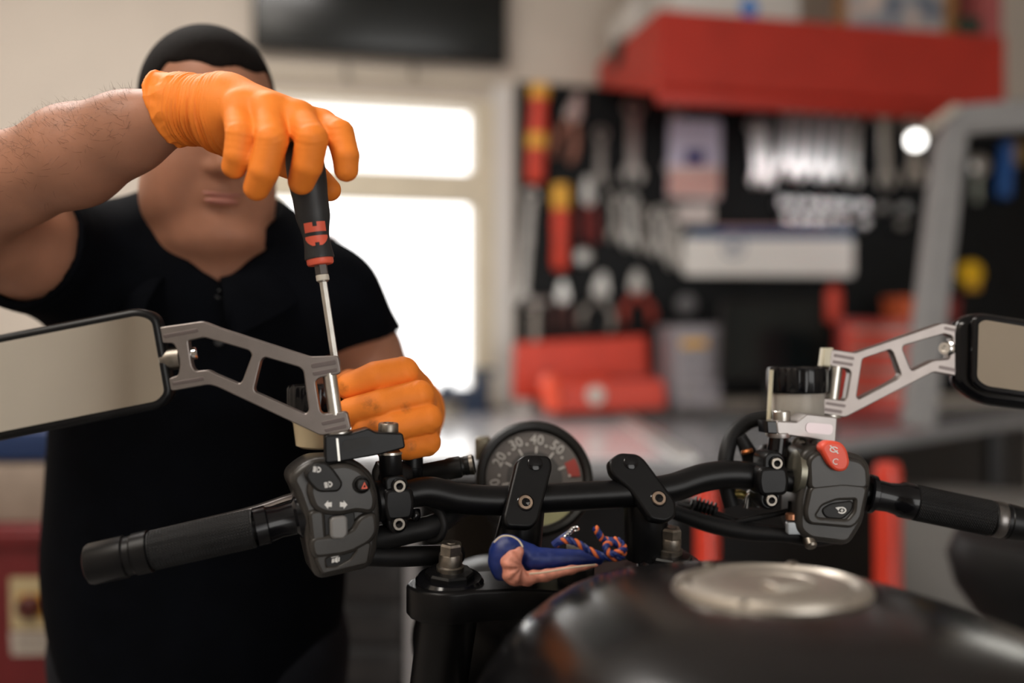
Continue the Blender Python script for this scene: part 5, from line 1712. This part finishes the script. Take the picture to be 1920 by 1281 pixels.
for g in grooves:
    BIKE.part('groove_shade', LA.plate(MB(), zl(g), th=0.0012, off=-0.0004, bev=0.0003, r=3), CHAMPD, mir)  # proud dark strip, painted shade in place of a cut groove
m = MB(); lathe(m, [(0.0062, 0), (0.0062, 0.037)], LA.pt(629, 778, 0.006), LA.pt(618, 703, 0.006) - LA.pt(629, 778, 0.006), 24)
BIKE.part('pivot_pin', m, STEEL, mir)
m = MB(); lathe(m, [(0.0115, 0), (0.0118, 0.001), (0.0118, 0.0022), (0.010, 0.003)], LA.pt(637, 815, 0.008), nrm(V(-0.15, 0.0, 1)), 30)
BIKE.part('pivot_washer', m, STEEL, mir)
pa, pb_ = LA.pt(300, 676, 0.008), LA.pt(338, 671, 0.008)
m = MB(); lathe(m, [(0.0095, 0), (0.0098, 0.001), (0.0098, np.linalg.norm(pb_ - pa))], pa, pb_ - pa, 28)
BIKE.part('ball_stud', m, STEELD, mir)
m = MB(); lathe(m, [(0.0055, 0), (0.0075, 0.001), (0.0075, 0.003), (0.0055, 0.004), (0.0055, 0.008), (0.004, 0.009)], LA.pt(350, 665, 0.008), nrm(pb_ - pa), 20)
BIKE.part('stud_nut', m, CHROME, mir)
GLM = mat('mirror_glass', (0.86, 0.85, 0.80), 0.035, 1.0, var=0.02, scale=12)
LM = Sheet(-140, .822, 300, .848)
gq = [(-150, 672, 20), (258, 592, 24), (284, 600, 20), (289, 627, 8), (308, 736, 8), (294, 752, 24), (-140, 838, 24), (-165, 820, 10)]
fq = [(-158, 667, 26), (258, 586, 30), (289, 595, 24), (295, 625, 10), (315, 737, 10), (299, 758, 30), (-142, 847, 30), (-173, 825, 10)]
mh = BIKE.part('mirror', LM.plate(MB(), fq, th=0.022, bev=0.004, off=0.0006), BLK)
BIKE.part('glass', LM.plate(MB(), gq, th=0.002, off=-0.0002), GLM, mh, 'flat mirror glass')

RA = Sheet(1540, 1.025, 1830, 1.028)
zr_ = lambda q: zl(q, (1280, 580), 2.784)
outer = zr_([(775, 213), (902, 232), (1360, 75), (1522, 110), (1508, 158), (1462, 152), (1446, 196), (1430, 278), (1478, 308), (1470, 350), (1310, 322), (848, 560), (724, 540), (738, 468), (848, 482), (862, 462), (884, 332), (870, 308), (768, 292)])
h1 = zr_([(935, 255), (1085, 205), (1102, 222), (1146, 342), (1130, 365), (918, 476), (903, 458)])
h2 = zr_([(1150, 185), (1370, 122), (1408, 136), (1416, 152), (1396, 265), (1310, 272), (1200, 326), (1185, 314), (1143, 208)])
mir2 = BIKE.part('mirror_arm', RA.plate(MB(), outer, [h1, h2], th=0.014, bev=0.0010, r=6), CHAMP, None, 'champagne alloy mirror arm with cut-outs')
for g in [[(792, 234), (895, 252), (893, 264), (790, 246)], [(786, 268), (888, 284), (886, 296), (784, 280)], [(1368, 92), (1508, 122), (1505, 134), (1366, 104)], [(1340, 294), (1468, 320), (1465, 334), (1338, 308)], [(750, 484), (850, 500), (848, 512), (748, 496)], [(742, 516), (832, 530), (830, 544), (740, 530)]]:
    BIKE.part('groove_shade', RA.plate(MB(), zr_(g), th=0.0012, off=-0.0004, bev=0.0003, r=3), CHAMPD, mir2)  # dark strips again paint the grooves' shade, nothing is cut in
m = MB(); lathe(m, [(0.0066, 0), (0.0066, 0.034)], RA.pt(1560, 748, 0.006), RA.pt(1568, 686, 0.006) - RA.pt(1560, 748, 0.006), 24)
BIKE.part('pivot_pin', m, STEEL, mir2)
BIKE.part('pivot_cap', RA.plate(MB(), zr_([(748, 212), (778, 212), (768, 292), (738, 288)]), th=0.014, bev=0.002), mat('cream_cap', (0.52, 0.48, 0.36), 0.4), mir2)
m = MB(); lathe(m, [(0.011, 0), (0.011, 0.003)], RA.pt(1556, 783, 0.008), UP, 26)
BIKE.part('pivot_washer', m, STEEL, mir2)
pa, pb_ = RA.pt(1828, 662, 0.008), RA.pt(1796, 655, 0.008)
m = MB(); lathe(m, [(0.0095, 0), (0.0095, np.linalg.norm(pb_ - pa))], pa, pb_ - pa, 28)
BIKE.part('ball_stud', m, STEEL, mir2)
for yy, x_ in ((640, 1816), (682, 1814)):
    m = MB(); box(m, RA.pt(x_, yy, 0.006), (0.0065, 0.006, 0.0042), (nrm(pa - pb_), RA.ez, UP), 0.001)
    BIKE.part('stud_lug', m, STEEL, mir2)
m = MB(); lathe(m, [(0.006, 0), (0.008, 0.001), (0.008, 0.004), (0.006, 0.005), (0.006, 0.010), (0.0035, 0.010), (0.0035, 0.006), (0.0001, 0.006)], RA.pt(1779, 654, 0.006), nrm(V(-0.75, -0.65, 0.05)), 22, cap=False)
BIKE.part('stud_nut', m, CHROME, mir2)
RM = Sheet(1830, 1.012, 2100, 0.985)
fq = [(1829, 600, 14), (1840, 595, 14), (2120, 640, 30), (2125, 770, 30), (1846, 731, 18), (1826, 716, 14)]
gq = [(1835, 606, 12), (1846, 600, 12), (2112, 644, 24), (2118, 762, 24), (1850, 724, 14), (1832, 711, 12)]
mh2 = BIKE.part('mirror', RM.plate(MB(), fq, th=0.010, bev=0.003, off=0.0005), BLKG)
BIKE.part('back_shell', RM.plate(MB(), [(1806, 612, 16), (1840, 600, 14), (2100, 640, 30), (2100, 775, 30), (1846, 745, 20), (1806, 716, 14)], th=0.03, bev=0.008, off=0.010), BLKG, mh2)
BIKE.part('glass', RM.plate(MB(), gq, th=0.002, off=-0.0003), GLM, mh2, 'flat mirror glass')

# ---- fluid reservoirs
CREAM = mat('cream_reservoir', (0.58, 0.47, 0.30), 0.4, sss=0.1)
def knurl_cap(c, r, h, ribs=40):
    vs_, fs = [], []
    N = ribs * 4
    prof = [(0.94, 0), (1, 0.08), (1, 0.86), (0.95, 1.0), (0.80, 1.0), (0.78, 0.93), (0.0005, 0.93)]
    for rr, hh in prof:
        for i in range(N):
            k = 1 - (0.035 if (i % 4 in (0,)) and 0.99 < rr <= 1 else 0)
            a = 2 * PI * i / N
            vs_.append(c + V(math.cos(a) * r * rr * k, math.sin(a) * r * rr * k, hh * h))
    for j in range(len(prof) - 1):
        for i in range(N):
            k = (i + 1) % N
            fs.append((j * N + i, j * N + k, (j + 1) * N + k, (j + 1) * N + i))
    fs.append(tuple(range(N - 1, -1, -1)))
    return MB().add(vs_, fs)
# right
rc0 = P(1495, 738, 1.035)
rv = BIKE.part('fluid_reservoir', lathe(MB(), [(0.020, -0.034), (0.0268, -0.030), (0.0275, 0.0), (0.0275, 0.004), (0.0255, 0.004), (0.0250, -0.027), (0.0001, -0.029)], rc0, UP, 40, cap=False),
               mat('smoked_reservoir', (0.82, 0.76, 0.68), 0.2, trans=0.6, ior=1.2), None, 'smoky clear brake fluid reservoir')
BIKE.part('fluid', lathe(MB(), [(0.018, -0.028), (0.0245, -0.0265), (0.0248, -0.007), (0.0001, -0.0068)], rc0, UP, 36, cap=False), mat('amber_fluid', (0.62, 0.25, 0.04), 0.2, sss=0.1), rv)
BIKE.part('cap', knurl_cap(rc0 + V(0, 0, 0.001), 0.0312, 0.0262, 22), BLKG, rv)
m = MB(); tube(m, [P(1447, 694, 1.02), P(1444, 740, 1.02), P(1441, 800, 1.015), P(1440, 815, 1.01)], 0.0022, 10, 3)
BIKE.part('bracket_strip', m, mat('cream_strip', (0.55, 0.50, 0.36), 0.4), rv)
# left, inside the closed hand
lc0 = P(594, 772, 0.985)
rv2 = BIKE.part('fluid_reservoir', lathe(MB(), [(0.014, -0.036), (0.0185, -0.034), (0.0225, -0.012), (0.0270, -0.004), (0.0270, 0.002)], lc0, nrm(V(0.05, 0, 1)), 40), CREAM, None, 'cream clutch fluid reservoir')
BIKE.part('cap', knurl_cap(lc0 + V(0, 0, 0.001), 0.0298, 0.0255, 22), BLKG, rv2)

# ---- master cylinders, hoses, cables
def hose(pts, r, name, m_=RUBBER, sub=8, n=14):
    mm = MB(); tube(mm, [P(*q) for q in pts], r, n, sub)
    return BIKE.part(name, mm, m_)
hose([(1448, 782, 1.03), (1405, 790, 1.03), (1375, 815, 1.02), (1362, 850, 1.01), (1360, 900, 1.005), (1372, 950, 1.0)], 0.0082, 'reservoir_hose')
hose([(1388, 818, 1.012), (1398, 838, 1.012), (1408, 862, 1.012), (1412, 900, 1.01)], [0.006, 0.0075, 0.009, 0.0095], 'hose_fitting')
m = MB(); lathe(m, [(0.0055, 0), (0.0062, 0.002), (0.0055, 0.004)], P(1400, 843, 1.003), nrm(V(0.25, -0.1, -1)), 16)
BIKE.part('copper_washer', m, mat('copper', (0.62, 0.22, 0.08), 0.35, 0.9))
mc = BIKE.part('master_cylinder', span((1415, 955, 1.0), (1418, 905, 1.005), [(0, .006), (0.05, .0088), (0.7, .0088), (0.75, .0100), (1, .0100)]), BLKM)
BIKE.part('cylinder_body', span((1500, 835, 1.03), (1530, 870, 1.03), [(0, .010), (0.1, .016), (0.9, .018), (1, .012)]), mat('dark_alloy', (0.11, 0.10, 0.095), 0.35, 0.8), mc)
BIKE.part('banjo_bolt', span((1500, 834, 1.012), (1504, 831, 0.998), [(0, .0085), (0.3, .0085), (0.32, .005), (0.9, .005), (1, .003)]), STEELD, mc)
BIKE.part('lever_block', span((1430, 860, 1.02), (1485, 850, 1.03), [(0, .010), (0.1, .014), (0.9, .014), (1, .010)]), BLK, mc)
hose([(1262, 960, 1.0), (1330, 983, .995), (1400, 998, .99), (1470, 1003, .985), (1530, 1008, .985), (1575, 1006, .99)], [.0075, .0085, .0085, .0075, .009, .006], 'throttle_cable')
hose([(1280, 972, 1.01), (1340, 985, 1.0), (1400, 975, .995), (1450, 965, .99), (1480, 958, .985)], 0.003, 'switch_wire')
hose([(1270, 945, 1.02), (1330, 960, 1.01), (1390, 980, 1.0), (1440, 990, .995), (1520, 995, .99)], 0.0032, 'switch_wire')
bo = hose([(1296, 942, 1.01), (1344, 958, 1.008)], 0.004, 'cable_boot', RUBBER, 0)
for k in range(6):
    p_ = P(1300 + k * 7.2, 943.5 + k * 2.4, 1.009)
    m = MB(); lathe(m, [(0.0045, 0), (0.0078, 0.0009), (0.0078, 0.0019), (0.0045, 0.0028)], p_, nrm(P(1344, 958, 1.008) - P(1296, 942, 1.01)), 16)
    BIKE.part('boot_ring', m, RUBBER, bo)
hose([(1362, 940, 1.005), (1370, 929, 1.003), (1385, 926, 1.0), (1398, 930, 1.0)], 0.0045, 'brass_connector', mat('dull_brass', (0.42, 0.34, 0.12), 0.35, 0.7), 6)
hose([(1398, 952, .998), (1402, 930, .996), (1420, 915, .992)], 0.003, 'steel_clip', CHROME, 6)
sw = hose([(1487, 940, .985), (1484, 985, .983)], 0.0055, 'brake_switch', BLKM, 0)
m = MB(); lathe(m, [(0.0045, 0), (0.006, 0.001), (0.006, 0.006), (0.0045, 0.007)], P(1484, 962, .976), -UP, 14)
BIKE.part('switch_ferrule', m, mat('copper_2', (0.55, 0.25, 0.14), 0.4, 0.8), sw)
m = MB(); box(m, P(1490, 990, .975), (0.008, 0.006, 0.006), None, 0.002)
BIKE.part('connector', m, mat('pale_blue_grey', (0.40, 0.44, 0.48), 0.35), sw)
# left side
hose([(640, 1025, .90), (700, 1012, .905), (760, 998, .91), (815, 985, .92), (860, 955, .95), (890, 940, 1.0)], [.010, .0115, .0115, .0105, .010, .010], 'clutch_hose')
hose([(690, 1042, .90), (740, 1044, .91), (800, 1042, .925), (860, 1040, .95)], .0095, 'wiring_loom')
hose([(800, 945, .925), (822, 958, .918), (832, 985, .915), (824, 1008, .916), (806, 1012, .92)], 0.0042, 'cable_loop')
hose([(778, 958, .91), (779, 966, .908), (776, 972, .908)], 0.005, 'cable_stop', BLKG, 4)
hose([(770, 1000, .93), (810, 982, .94), (838, 962, .95), (858, 955, .97)], 0.0075, 'steel_hose', CHAMP)
mcl = BIKE.part('clutch_cylinder', span((786, 889, .965), (890, 870, .97), [(0, .0085), (0.05, .0095), (0.5, .0098), (0.52, .0105), (0.74, .0105), (0.76, .0092), (0.80, .0088), (0.82, .0094), (0.97, .0094), (1, .0080)]), BLKM)
BIKE.part('end_ring', span((880, 872, .969), (888, 870.5, .969), [(0, .0094), (0.1, .0099), (0.9, .0099), (1, .0085)]), STEELD, mcl)
BIKE.part('reservoir_base', lathe(MB(), [(0.0085, 0), (0.0094, 0.002), (0.0094, 0.010), (0.0098, 0.0105), (0.0098, 0.022)], P(774, 896, .955), UP, 26), BLK, mcl)
BIKE.part('cylinder_clamp', span((700, 900, .93), (770, 895, .94), [(0, .010), (0.1, .017), (0.6, .019), (1, .012)]), BLK, mcl)
m = MB(); lathe(m, [(0.0165, 0), (0.0185, 0.002), (0.0185, 0.016), (0.0165, 0.018)], P(702, 941, .897), nrm(P(745, 932, .903) - P(690, 940, .893)), 30)
BIKE.part('bar_sleeve', m, BLK)

# ---- bar risers and caps
for nm, out, plug, bolt_, x0, d0, x1, d1, base in (
    ('L', [(974, 867), (987, 858), (1027, 859), (1031, 874), (1005, 974), (994, 985), (953, 983), (949, 970)], (1003.5, 869), (985, 943), 949, .9125, 1031, .9225, (965, 1040, .945)),
    ('R', [(1146, 866), (1165, 854), (1194, 856), (1205, 864), (1262, 941), (1264, 964), (1247, 974), (1223, 970), (1185, 915), (1150, 885)], (1183, 867), (1234.5, 935.5), 1146, .938, 1264, .950, (1215, 1030, .985))):
    S_ = Sheet(x0, d0, x1, d1, py=935, tilt=0.42)
    cp = BIKE.part('riser_cap', S_.plate(MB(), out, th=0.012, bev=0.003, r=7), BLK)
    p_ = S_.pt(*plug, -0.0003)
    m = MB(); lathe(m, [(0.0072, -0.002), (0.0072, 0.0006), (0.0062, 0.0012), (0.0001, 0.0014)], p_, -S_.ez, 26)
    BIKE.part('plug', m, BLKG, cp)
    p_ = S_.pt(*bolt_, 0.001)
    m = MB(); lathe(m, [(0.0082, -0.003), (0.0082, 0.0012), (0.0074, 0.0016), (0.0072, -0.001)], p_, -S_.ez, 28, cap=False)
    BIKE.part('bolt_seat', m, BLKG, cp)
    socket_bolt(p_ + S_.ez * 0.002, -S_.ez, 0.0069, 0.0046, cp, mat('rusty_steel', (0.27, 0.20, 0.15), 0.45, 0.9, var=0.3, scale=250))
    # riser body below and behind the tube
    b0 = P(*base)
    bt = np.mean([S_.pt(q[0], q[1], 0.02) for q in out], 0)
    m = MB()
    tube(m, [V(b0[0], b0[1], 0.99), b0 * 0.5 + bt * 0.5, bt + V(0, 0.01, -0.004)], [0.024, 0.021, 0.018], 20, 4)
    BIKE.part('riser', m, BLK, cp)

# ---- top clamp, fork legs, caps
FL, FR_ = P(843, 1085, .900), P(1254, 1062, .972)
TZ = 0.982
fdir = nrm(FR_ - FL)
fm = (FL + FR_) / 2
FWD = nrm(V(-fdir[1], fdir[0], 0))
if FWD[1] < 0:
    FWD = -FWD
RAKE = nrm(FWD * 0.42 - UP * 0.91)
hw = np.linalg.norm((FR_ - FL)[:2]) / 2
out = []
def arc_pts(cx, r, a0, a1, n=10):
    return [(cx + r * math.cos(t), r * math.sin(t)) for t in np.linspace(a0, a1, n)]
loop = arc_pts(-hw, 0.036, math.radians(70), math.radians(290)) + [(-0.055, -0.040), (-0.03, -0.058), (0.03, -0.058), (0.055, -0.040)] + arc_pts(hw, 0.036, math.radians(-110), math.radians(110)) + [(0.05, 0.03), (-0.05, 0.03)]
m = MB(); plate(m, loop, [], V(fm[0], fm[1], TZ - 0.028), fdir * V(1, 1, 0), FWD, UP, 0.028, 0.003)
tc_ = BIKE.part('top_clamp', m, BLK)
for q in (FL, FR_):
    o_ = V(q[0], q[1], TZ)
    fk = BIKE.part('fork_leg', lathe(MB(), [(0.027, -0.01), (0.027, 0.30), (0.031, 0.305), (0.031, 0.70)], o_ - UP * 0.02, RAKE, 32), BLK)
    ax = -RAKE
    ax = nrm(UP * 0.97 - FWD * 0.14)
    BIKE.part('fork_boss', lathe(MB(), [(0.031, -0.02), (0.031, 0.003), (0.0285, 0.006), (0.024, 0.006)], o_, ax, 36), BLKG, fk)
    BIKE.part('lock_nut', lathe(MB(), [(0.0225, 0.004), (0.0225, 0.0095), (0.021, 0.0115), (0.015, 0.012)], o_, ax, 8), BLK, fk, None, False)
    BIKE.part('adjuster_collar', lathe(MB(), [(0.0125, 0.011), (0.0125, 0.016), (0.0106, 0.017), (0.0106, 0.0265), (0.010, 0.0275)], o_, ax, 30), STEELD, fk)
    BIKE.part('adjuster_hex', lathe(MB(), [(0.0104, 0.027), (0.0104, 0.0355), (0.0092, 0.0375), (0.0058, 0.0375), (0.0054, 0.0355), (0.0001, 0.0355)], o_, ax, 6, cap=False), STEELD, fk, None, False)
    BIKE.part('adjuster_screw', lathe(MB(), [(0.005, 0.034), (0.005, 0.0375), (0.004, 0.0382), (0.0001, 0.0382)], o_, ax, 18), STEELD, fk)
m = MB(); tube(m, [V(fm[0], fm[1], TZ - 0.0) + FWD * 0.0, V(fm[0], fm[1], TZ) + RAKE * 0.22], 0.026, 24)
BIKE.part('steering_stem', m, BLK)
m = MB(); plate(m, loop, [], V(fm[0], fm[1], TZ - 0.028) + RAKE * 0.20, fdir * V(1, 1, 0), FWD, UP, 0.028, 0.003)
BIKE.part('lower_clamp', m, BLK)
# ignition lock with key
ig = V(fm[0], fm[1], TZ) - FWD * 0.030
igl = BIKE.part('ignition_lock', lathe(MB(), [(0.017, -0.01), (0.017, 0.012), (0.014, 0.016), (0.0001, 0.016)], ig, UP, 26), BLKM)
m = MB(); box(m, ig + UP * 0.024, (0.010, 0.0016, 0.010), (fdir, FWD, UP), 0.001)
BIKE.part('key', m, STEELD, igl)

# ---- gauge
GC = P(1002, 898, 1.060)
gn = nrm(V(0.10, -0.93, 0.34))
gx_ = nrm(np.cross(UP, -gn)); gx_ = gx_ if gx_[0] > 0 else -gx_
gy_ = np.cross(gn, gx_)
gy_ = gy_ if gy_[2] > 0 else -gy_
GR = 0.0632
gb = BIKE.part('gauge', lathe(MB(), [(0.045, -0.05), (0.058, -0.045), (GR * 0.97, -0.02), (GR, -0.004), (GR * 0.99, 0.004), (GR * 0.93, 0.0075), (GR * 0.86, 0.006), (GR * 0.82, 0.0)], GC, gn, 64, cap=False), BLKM, None, 'round black gauge')
FACE = mat('gauge_face', (0.105, 0.092, 0.085), 0.5)
BIKE.part('dial', lathe(MB(), [(GR * 0.83, -0.002), (GR * 0.83, 0.0), (0.0001, 0.0)], GC, gn, 56, cap=False), FACE, gb)
BIKE.part('inner_dial', lathe(MB(), [(GR * 0.47, 0.0), (GR * 0.47, 0.0008), (GR * 0.44, 0.001), (0.0001, 0.001)], GC, gn, 48, cap=False), mat('inner_dial', (0.045, 0.042, 0.040), 0.45), gb)
def gp(r, a, h=0.001):
    return GC + gn * h + (gx_ * math.cos(a) + gy_ * math.sin(a)) * r * GR
SYM2 = mat('gauge_print', (0.50, 0.48, 0.45), 0.5)
angs = {'10': 190, '20': 150, '30': 116, '40': 84, '50': 52, '60': 20}
for s_, ad in angs.items():
    a = math.radians(ad)
    rr = a - PI / 2
    ex2 = gx_ * math.cos(rr) + gy_ * math.sin(rr)
    ey2 = np.cross(gn, ex2)
    if s_ != '60':
        m = MB(); text_mb(m, s_, 0.0155, gp(0.665, a, 0.0014), ex2, ey2, 0.0004)
        m2 = MB(); box(m2, gp(0.665, a, 0.0014), (0.001, 0.001, 0.0002))
        BIKE.part('numeral', m, SYM2, gb)
    m = MB(); box(m, gp(0.50, a, 0.0014), (0.0009, 0.0038, 0.0002), (ex2, ey2, gn))
    BIKE.part('tick', m, SYM2, gb)
    a2 = a - math.radians(16)
    m = MB(); lathe(m, [(0.0014, 0), (0.0014, 0.0003)], gp(0.60, a2, 0.0012), gn, 10)
    BIKE.part('dot', m, SYM2, gb)
m = MB()
ar = [(0.58, a) for a in np.linspace(math.radians(2), math.radians(26), 8)] + [(0.78, a) for a in np.linspace(math.radians(26), math.radians(2), 8)]
m.add([gp(r, a, 0.0012) for r, a in ar], [tuple(range(16))])
BIKE.part('red_zone', m, mat('dull_red_print', (0.30, 0.035, 0.025), 0.5), gb)
m = MB()
ar = [(0.80, a) for a in np.linspace(math.radians(218), math.radians(322), 14)]
m.add([gp(r, a, 0.0016) for r, a in ar], [tuple(range(14))])
BIKE.part('lcd', m, mat('lcd_olive', (0.33, 0.32, 0.17), 0.35), gb)
m = MB(); lathe(m, [(GR * 0.855, 0.0066), (GR * 0.4, 0.0085), (0.0001, 0.009)], GC, gn, 48, cap=False)
m = MB(); box(m, P(905, 840, 1.085), (0.008, 0.015, 0.012), None, 0.003)
BIKE.part('gauge_bracket', m, mat('olive_bracket', (0.20, 0.18, 0.13), 0.4, 0.5), gb)

# ---- headlamp, wheels, engine, frame, seat: what the tank and bars stand on
hl = V(fm[0], fm[1], 0.86) + FWD * 0.22
hlp = BIKE.part('headlamp', lathe(MB(), [(0.03, -0.12), (0.07, -0.09), (0.088, -0.02), (0.09, 0.02), (0.085, 0.03)], hl, FWD, 40), BLK)
BIKE.part('lens', lathe(MB(), [(0.084, 0.03), (0.06, 0.045), (0.0001, 0.05)], hl, FWD, 36, cap=False), mat('lens_glass', (0.8, 0.8, 0.82), 0.05, trans=0.6), hlp)
fa = V(fm[0], fm[1], TZ) + RAKE * 0.74
fa[2] = 0.305
def wheel(c, axd, R, wd):
    t_ = BIKE.part('tyre', lathe(MB(), [(R - 0.085, -wd * 0.42), (R - 0.04, -wd * 0.5), (R - 0.012, -wd * 0.38), (R, -wd * 0.12), (R, wd * 0.12), (R - 0.012, wd * 0.38), (R - 0.04, wd * 0.5), (R - 0.085, wd * 0.42)], c, axd, 56, cap=False), RUBBER)
    BIKE.part('rim', lathe(MB(), [(R - 0.082, -wd * 0.44), (R - 0.10, -wd * 0.3), (R - 0.10, wd * 0.3), (R - 0.082, wd * 0.44)], c, axd, 48, cap=False), BLKM, t_)
    BIKE.part('hub', lathe(MB(), [(0.02, -wd * 0.7), (0.045, -wd * 0.4), (0.045, wd * 0.4), (0.02, wd * 0.7)], c, axd, 24), BLKM, t_)
    x, y, z = frame_from(axd)
    for k in range(5):
        a = 2 * PI * k / 5
        d_ = x * math.cos(a) + y * math.sin(a)
        m = MB(); tube(m, [c + d_ * 0.03, c + d_ * (R - 0.095)], [0.016, 0.012], 8)
        BIKE.part('spoke', m, BLKM, t_)
wheel(fa, fdir * V(1, 1, 0), 0.305, 0.115)
ra_ = V(C0[0], C0[1], 0) + BR * 0.98
ra_[2] = 0.305
wheel(ra_, BL, 0.305, 0.17)
ec = V(C0[0], C0[1], 0.53) + BR * 0.04
m = MB(); box(m, ec, (0.15, 0.22, 0.22), (BL, BR, UP), 0.05)
BIKE.part('engine', m, mat('engine_black', (0.02, 0.02, 0.02), 0.45, 0.4))
for s in (-1, 1):
    m = MB(); tube(m, [V(fm[0], fm[1], 0.86) + RAKE * 0.02 + BL * s * 0.03, V(C0[0], C0[1], 0.80) + BL * s * 0.12 - BR * 0.1, ec + BL * s * 0.17 + BR * 0.15 + UP * 0.1, ec + BL * s * 0.15 + BR * 0.28 - UP * 0.15], 0.018, 12, 6)
    BIKE.part('frame_tube', m, BLK)
    m = MB(); tube(m, [ec + BL * s * 0.15 + BR * 0.28 - UP * 0.12, ra_ + BL * s * 0.12], 0.022, 12)
    BIKE.part('swingarm', m, BLK)
seat_c = V(C0[0], C0[1], 0.83) + BR * 0.62
m = blob(lambda p: sd_ell(p, seat_c, V(0.15, 0.36, 0.065), np.stack([BL, BR, UP], 1)), seat_c - 0.42, seat_c + 0.42, 0.016)
BIKE.part('seat', m, RUBBER)
m = MB(); tube(m, [V(C0[0], C0[1], 0.78) + BR * 0.25, seat_c + BR * 0.25 - UP * 0.03], 0.02, 12)
BIKE.part('subframe', m, BLK)
m = MB(); tube(m, [ec - BL * 0.15 - UP * 0.15 + BR * 0.1, V(C0[0], C0[1], 0.015) - BL * 0.34 + BR * 0.05], 0.012, 10)
BIKE.part('side_stand', m, BLK)

# ================================================================== boxing glove charm on the key
KD = 0.862
kz = lambda x, y, d=0.0: P(x / 3.097 + 700, y / 3.097 + 780, KD + d)
ks_ = KD / F / 3.097
ch = Thing('boxing_glove_charm', kz(950, 980), 'small blue and pink boxing glove key charm lying by the fuel tank', 'key charm')
def ch_blue(p):
    d = sd_ell(p, kz(765, 830, 0.012), V(100 * ks_, 95 * ks_, 142 * ks_))
    d = smin(d, sd_cone(p, kz(800, 770, 0.012), kz(905, 800, 0.012), 75 * ks_, 58 * ks_), 0.004)
    d = smin(d, sd_cone(p, kz(920, 835, 0.010), kz(1300, 825, 0.014), 72 * ks_, 42 * ks_), 0.004)
    return d
CHB = mat('charm_blue_leather', (0.008, 0.022, 0.14), 0.38, var=0.15, scale=120, bump=0.25, bscale=1200)
bl_ = ch.part('glove_body', blob(ch_blue, kz(630, 1020, -0.03), kz(1400, 640, 0.05), 0.0011, lambda p: 0.0003 * wob(p, 500, 2)), CHB)
pc_ = kz(865, 868, -0.006)
def ch_pink(p):
    d = chain(p, [(kz(845, 785, -0.002), 26 * ks_), (kz(800, 850, -0.006), 56 * ks_), (kz(815, 920, -0.006), 60 * ks_), (kz(880, 945, -0.004), 42 * ks_), (kz(1000, 925, -0.004), 34 * ks_), (kz(1150, 895, -0.004), 24 * ks_), (kz(1295, 868, 0.0), 10 * ks_)], 0.003)
    return d
def pleat(p):
    q = p - pc_
    a = np.arctan2(q[:, 2], q[:, 0])
    r_ = np.sqrt(q[:, 0] ** 2 + q[:, 2] ** 2)
    return 0.0007 * np.sin(a * 9.0) * np.exp(-((r_ - 0.012) / 0.010) ** 2) + 0.0002 * wob(p, 600, 4)
CHP = mat('charm_pink_leather', (0.58, 0.23, 0.16), 0.5, var=0.25, scale=160, bump=0.3, bscale=900)
ch.part('palm_pad', blob(ch_pink, kz(690, 1030, -0.03), kz(1330, 740, 0.03), 0.0009, pleat), CHP)
m = MB(); tube(m, [kz(905, 918, -0.018), kz(1000, 908, -0.016), kz(1150, 882, -0.012), kz(1290, 864, -0.006)], 0.0007, 8, 6)
ch.part('seam', m, mat('cream_thread', (0.60, 0.52, 0.38), 0.6))
m = MB(); tube(m, [kz(700, 735, -0.005), kz(745, 700, -0.004), kz(800, 700, -0.006), kz(845, 725, -0.010), kz(868, 762, -0.014)], 0.0007, 8, 6)
ch.part('seam', m, MATS['cream_thread'])
def rope(pts, rad_, turns, name, r0):
    q = catmull([kz(*p) for p in pts], 14)
    n = len(q)
    strands = [[], [], []]
    x = None
    for i, p_ in enumerate(q):
        t_ = nrm(q[min(i + 1, n - 1)] - q[max(i - 1, 0)])
        if x is None:
            x, y, _ = frame_from(t_)
        x = nrm(x - t_ * np.dot(x, t_)); y = np.cross(t_, x)
        for k in range(3):
            a = turns * 2 * PI * i / n + k * 2 * PI / 3
            strands[k].append(p_ + (x * math.cos(a) + y * math.sin(a)) * r0)
    for k in range(3):
        m = MB(); tube(m, strands[k], rad_, 7)
        ch.part(name, m, (CHB, CHB, mat('charm_orange_thread', (0.62, 0.13, 0.03), 0.6))[k])
rope([(1060, 745, -.008), (1110, 722, -.012), (1180, 738, -.014), (1250, 780, -.014), (1330, 815, -.014), (1410, 825, -.012), (1450, 800, -.010), (1430, 755, -.010), (1380, 735, -.012), (1350, 760, -.016), (1375, 800, -.018), (1430, 790, -.018), (1455, 770, -.012), (1420, 725, -.008), (1370, 725, -.004), (1330, 715, -.006), (1310, 685, -.008), (1288, 652, -.008)], 0.0016, 14, 'cord', 0.0017)
m = MB()
pts = []
for i in range(60):
    a = i * 2 * PI / 10
    t_ = i / 59
    pts.append(kz(1100 + 60 * t_ + 14 * math.cos(a), 730 - 75 * t_ + 10 * math.sin(a), -0.012 + 0.0015 * math.sin(a)))
tube(m, pts, 0.0005, 6)
ch.part('wire_spring', m, CHROME)
m = MB(); tube(m, [kz(1176 + 18 * math.cos(a), 655 + 12 * math.sin(a), -0.012 + 0.001 * math.sin(a)) for a in np.linspace(0, 2 * PI, 18)], 0.0006, 6)
ch.part('wire_loop', m, CHROME)
m = MB(); tube(m, [kz(1050, 750, -0.008), kz(1090, 715, -0.010), kz(1150, 665, -0.010)], [0.0035, 0.003, 0.0014], 10, 6)
ch.part('lace_tab', m, CHB)
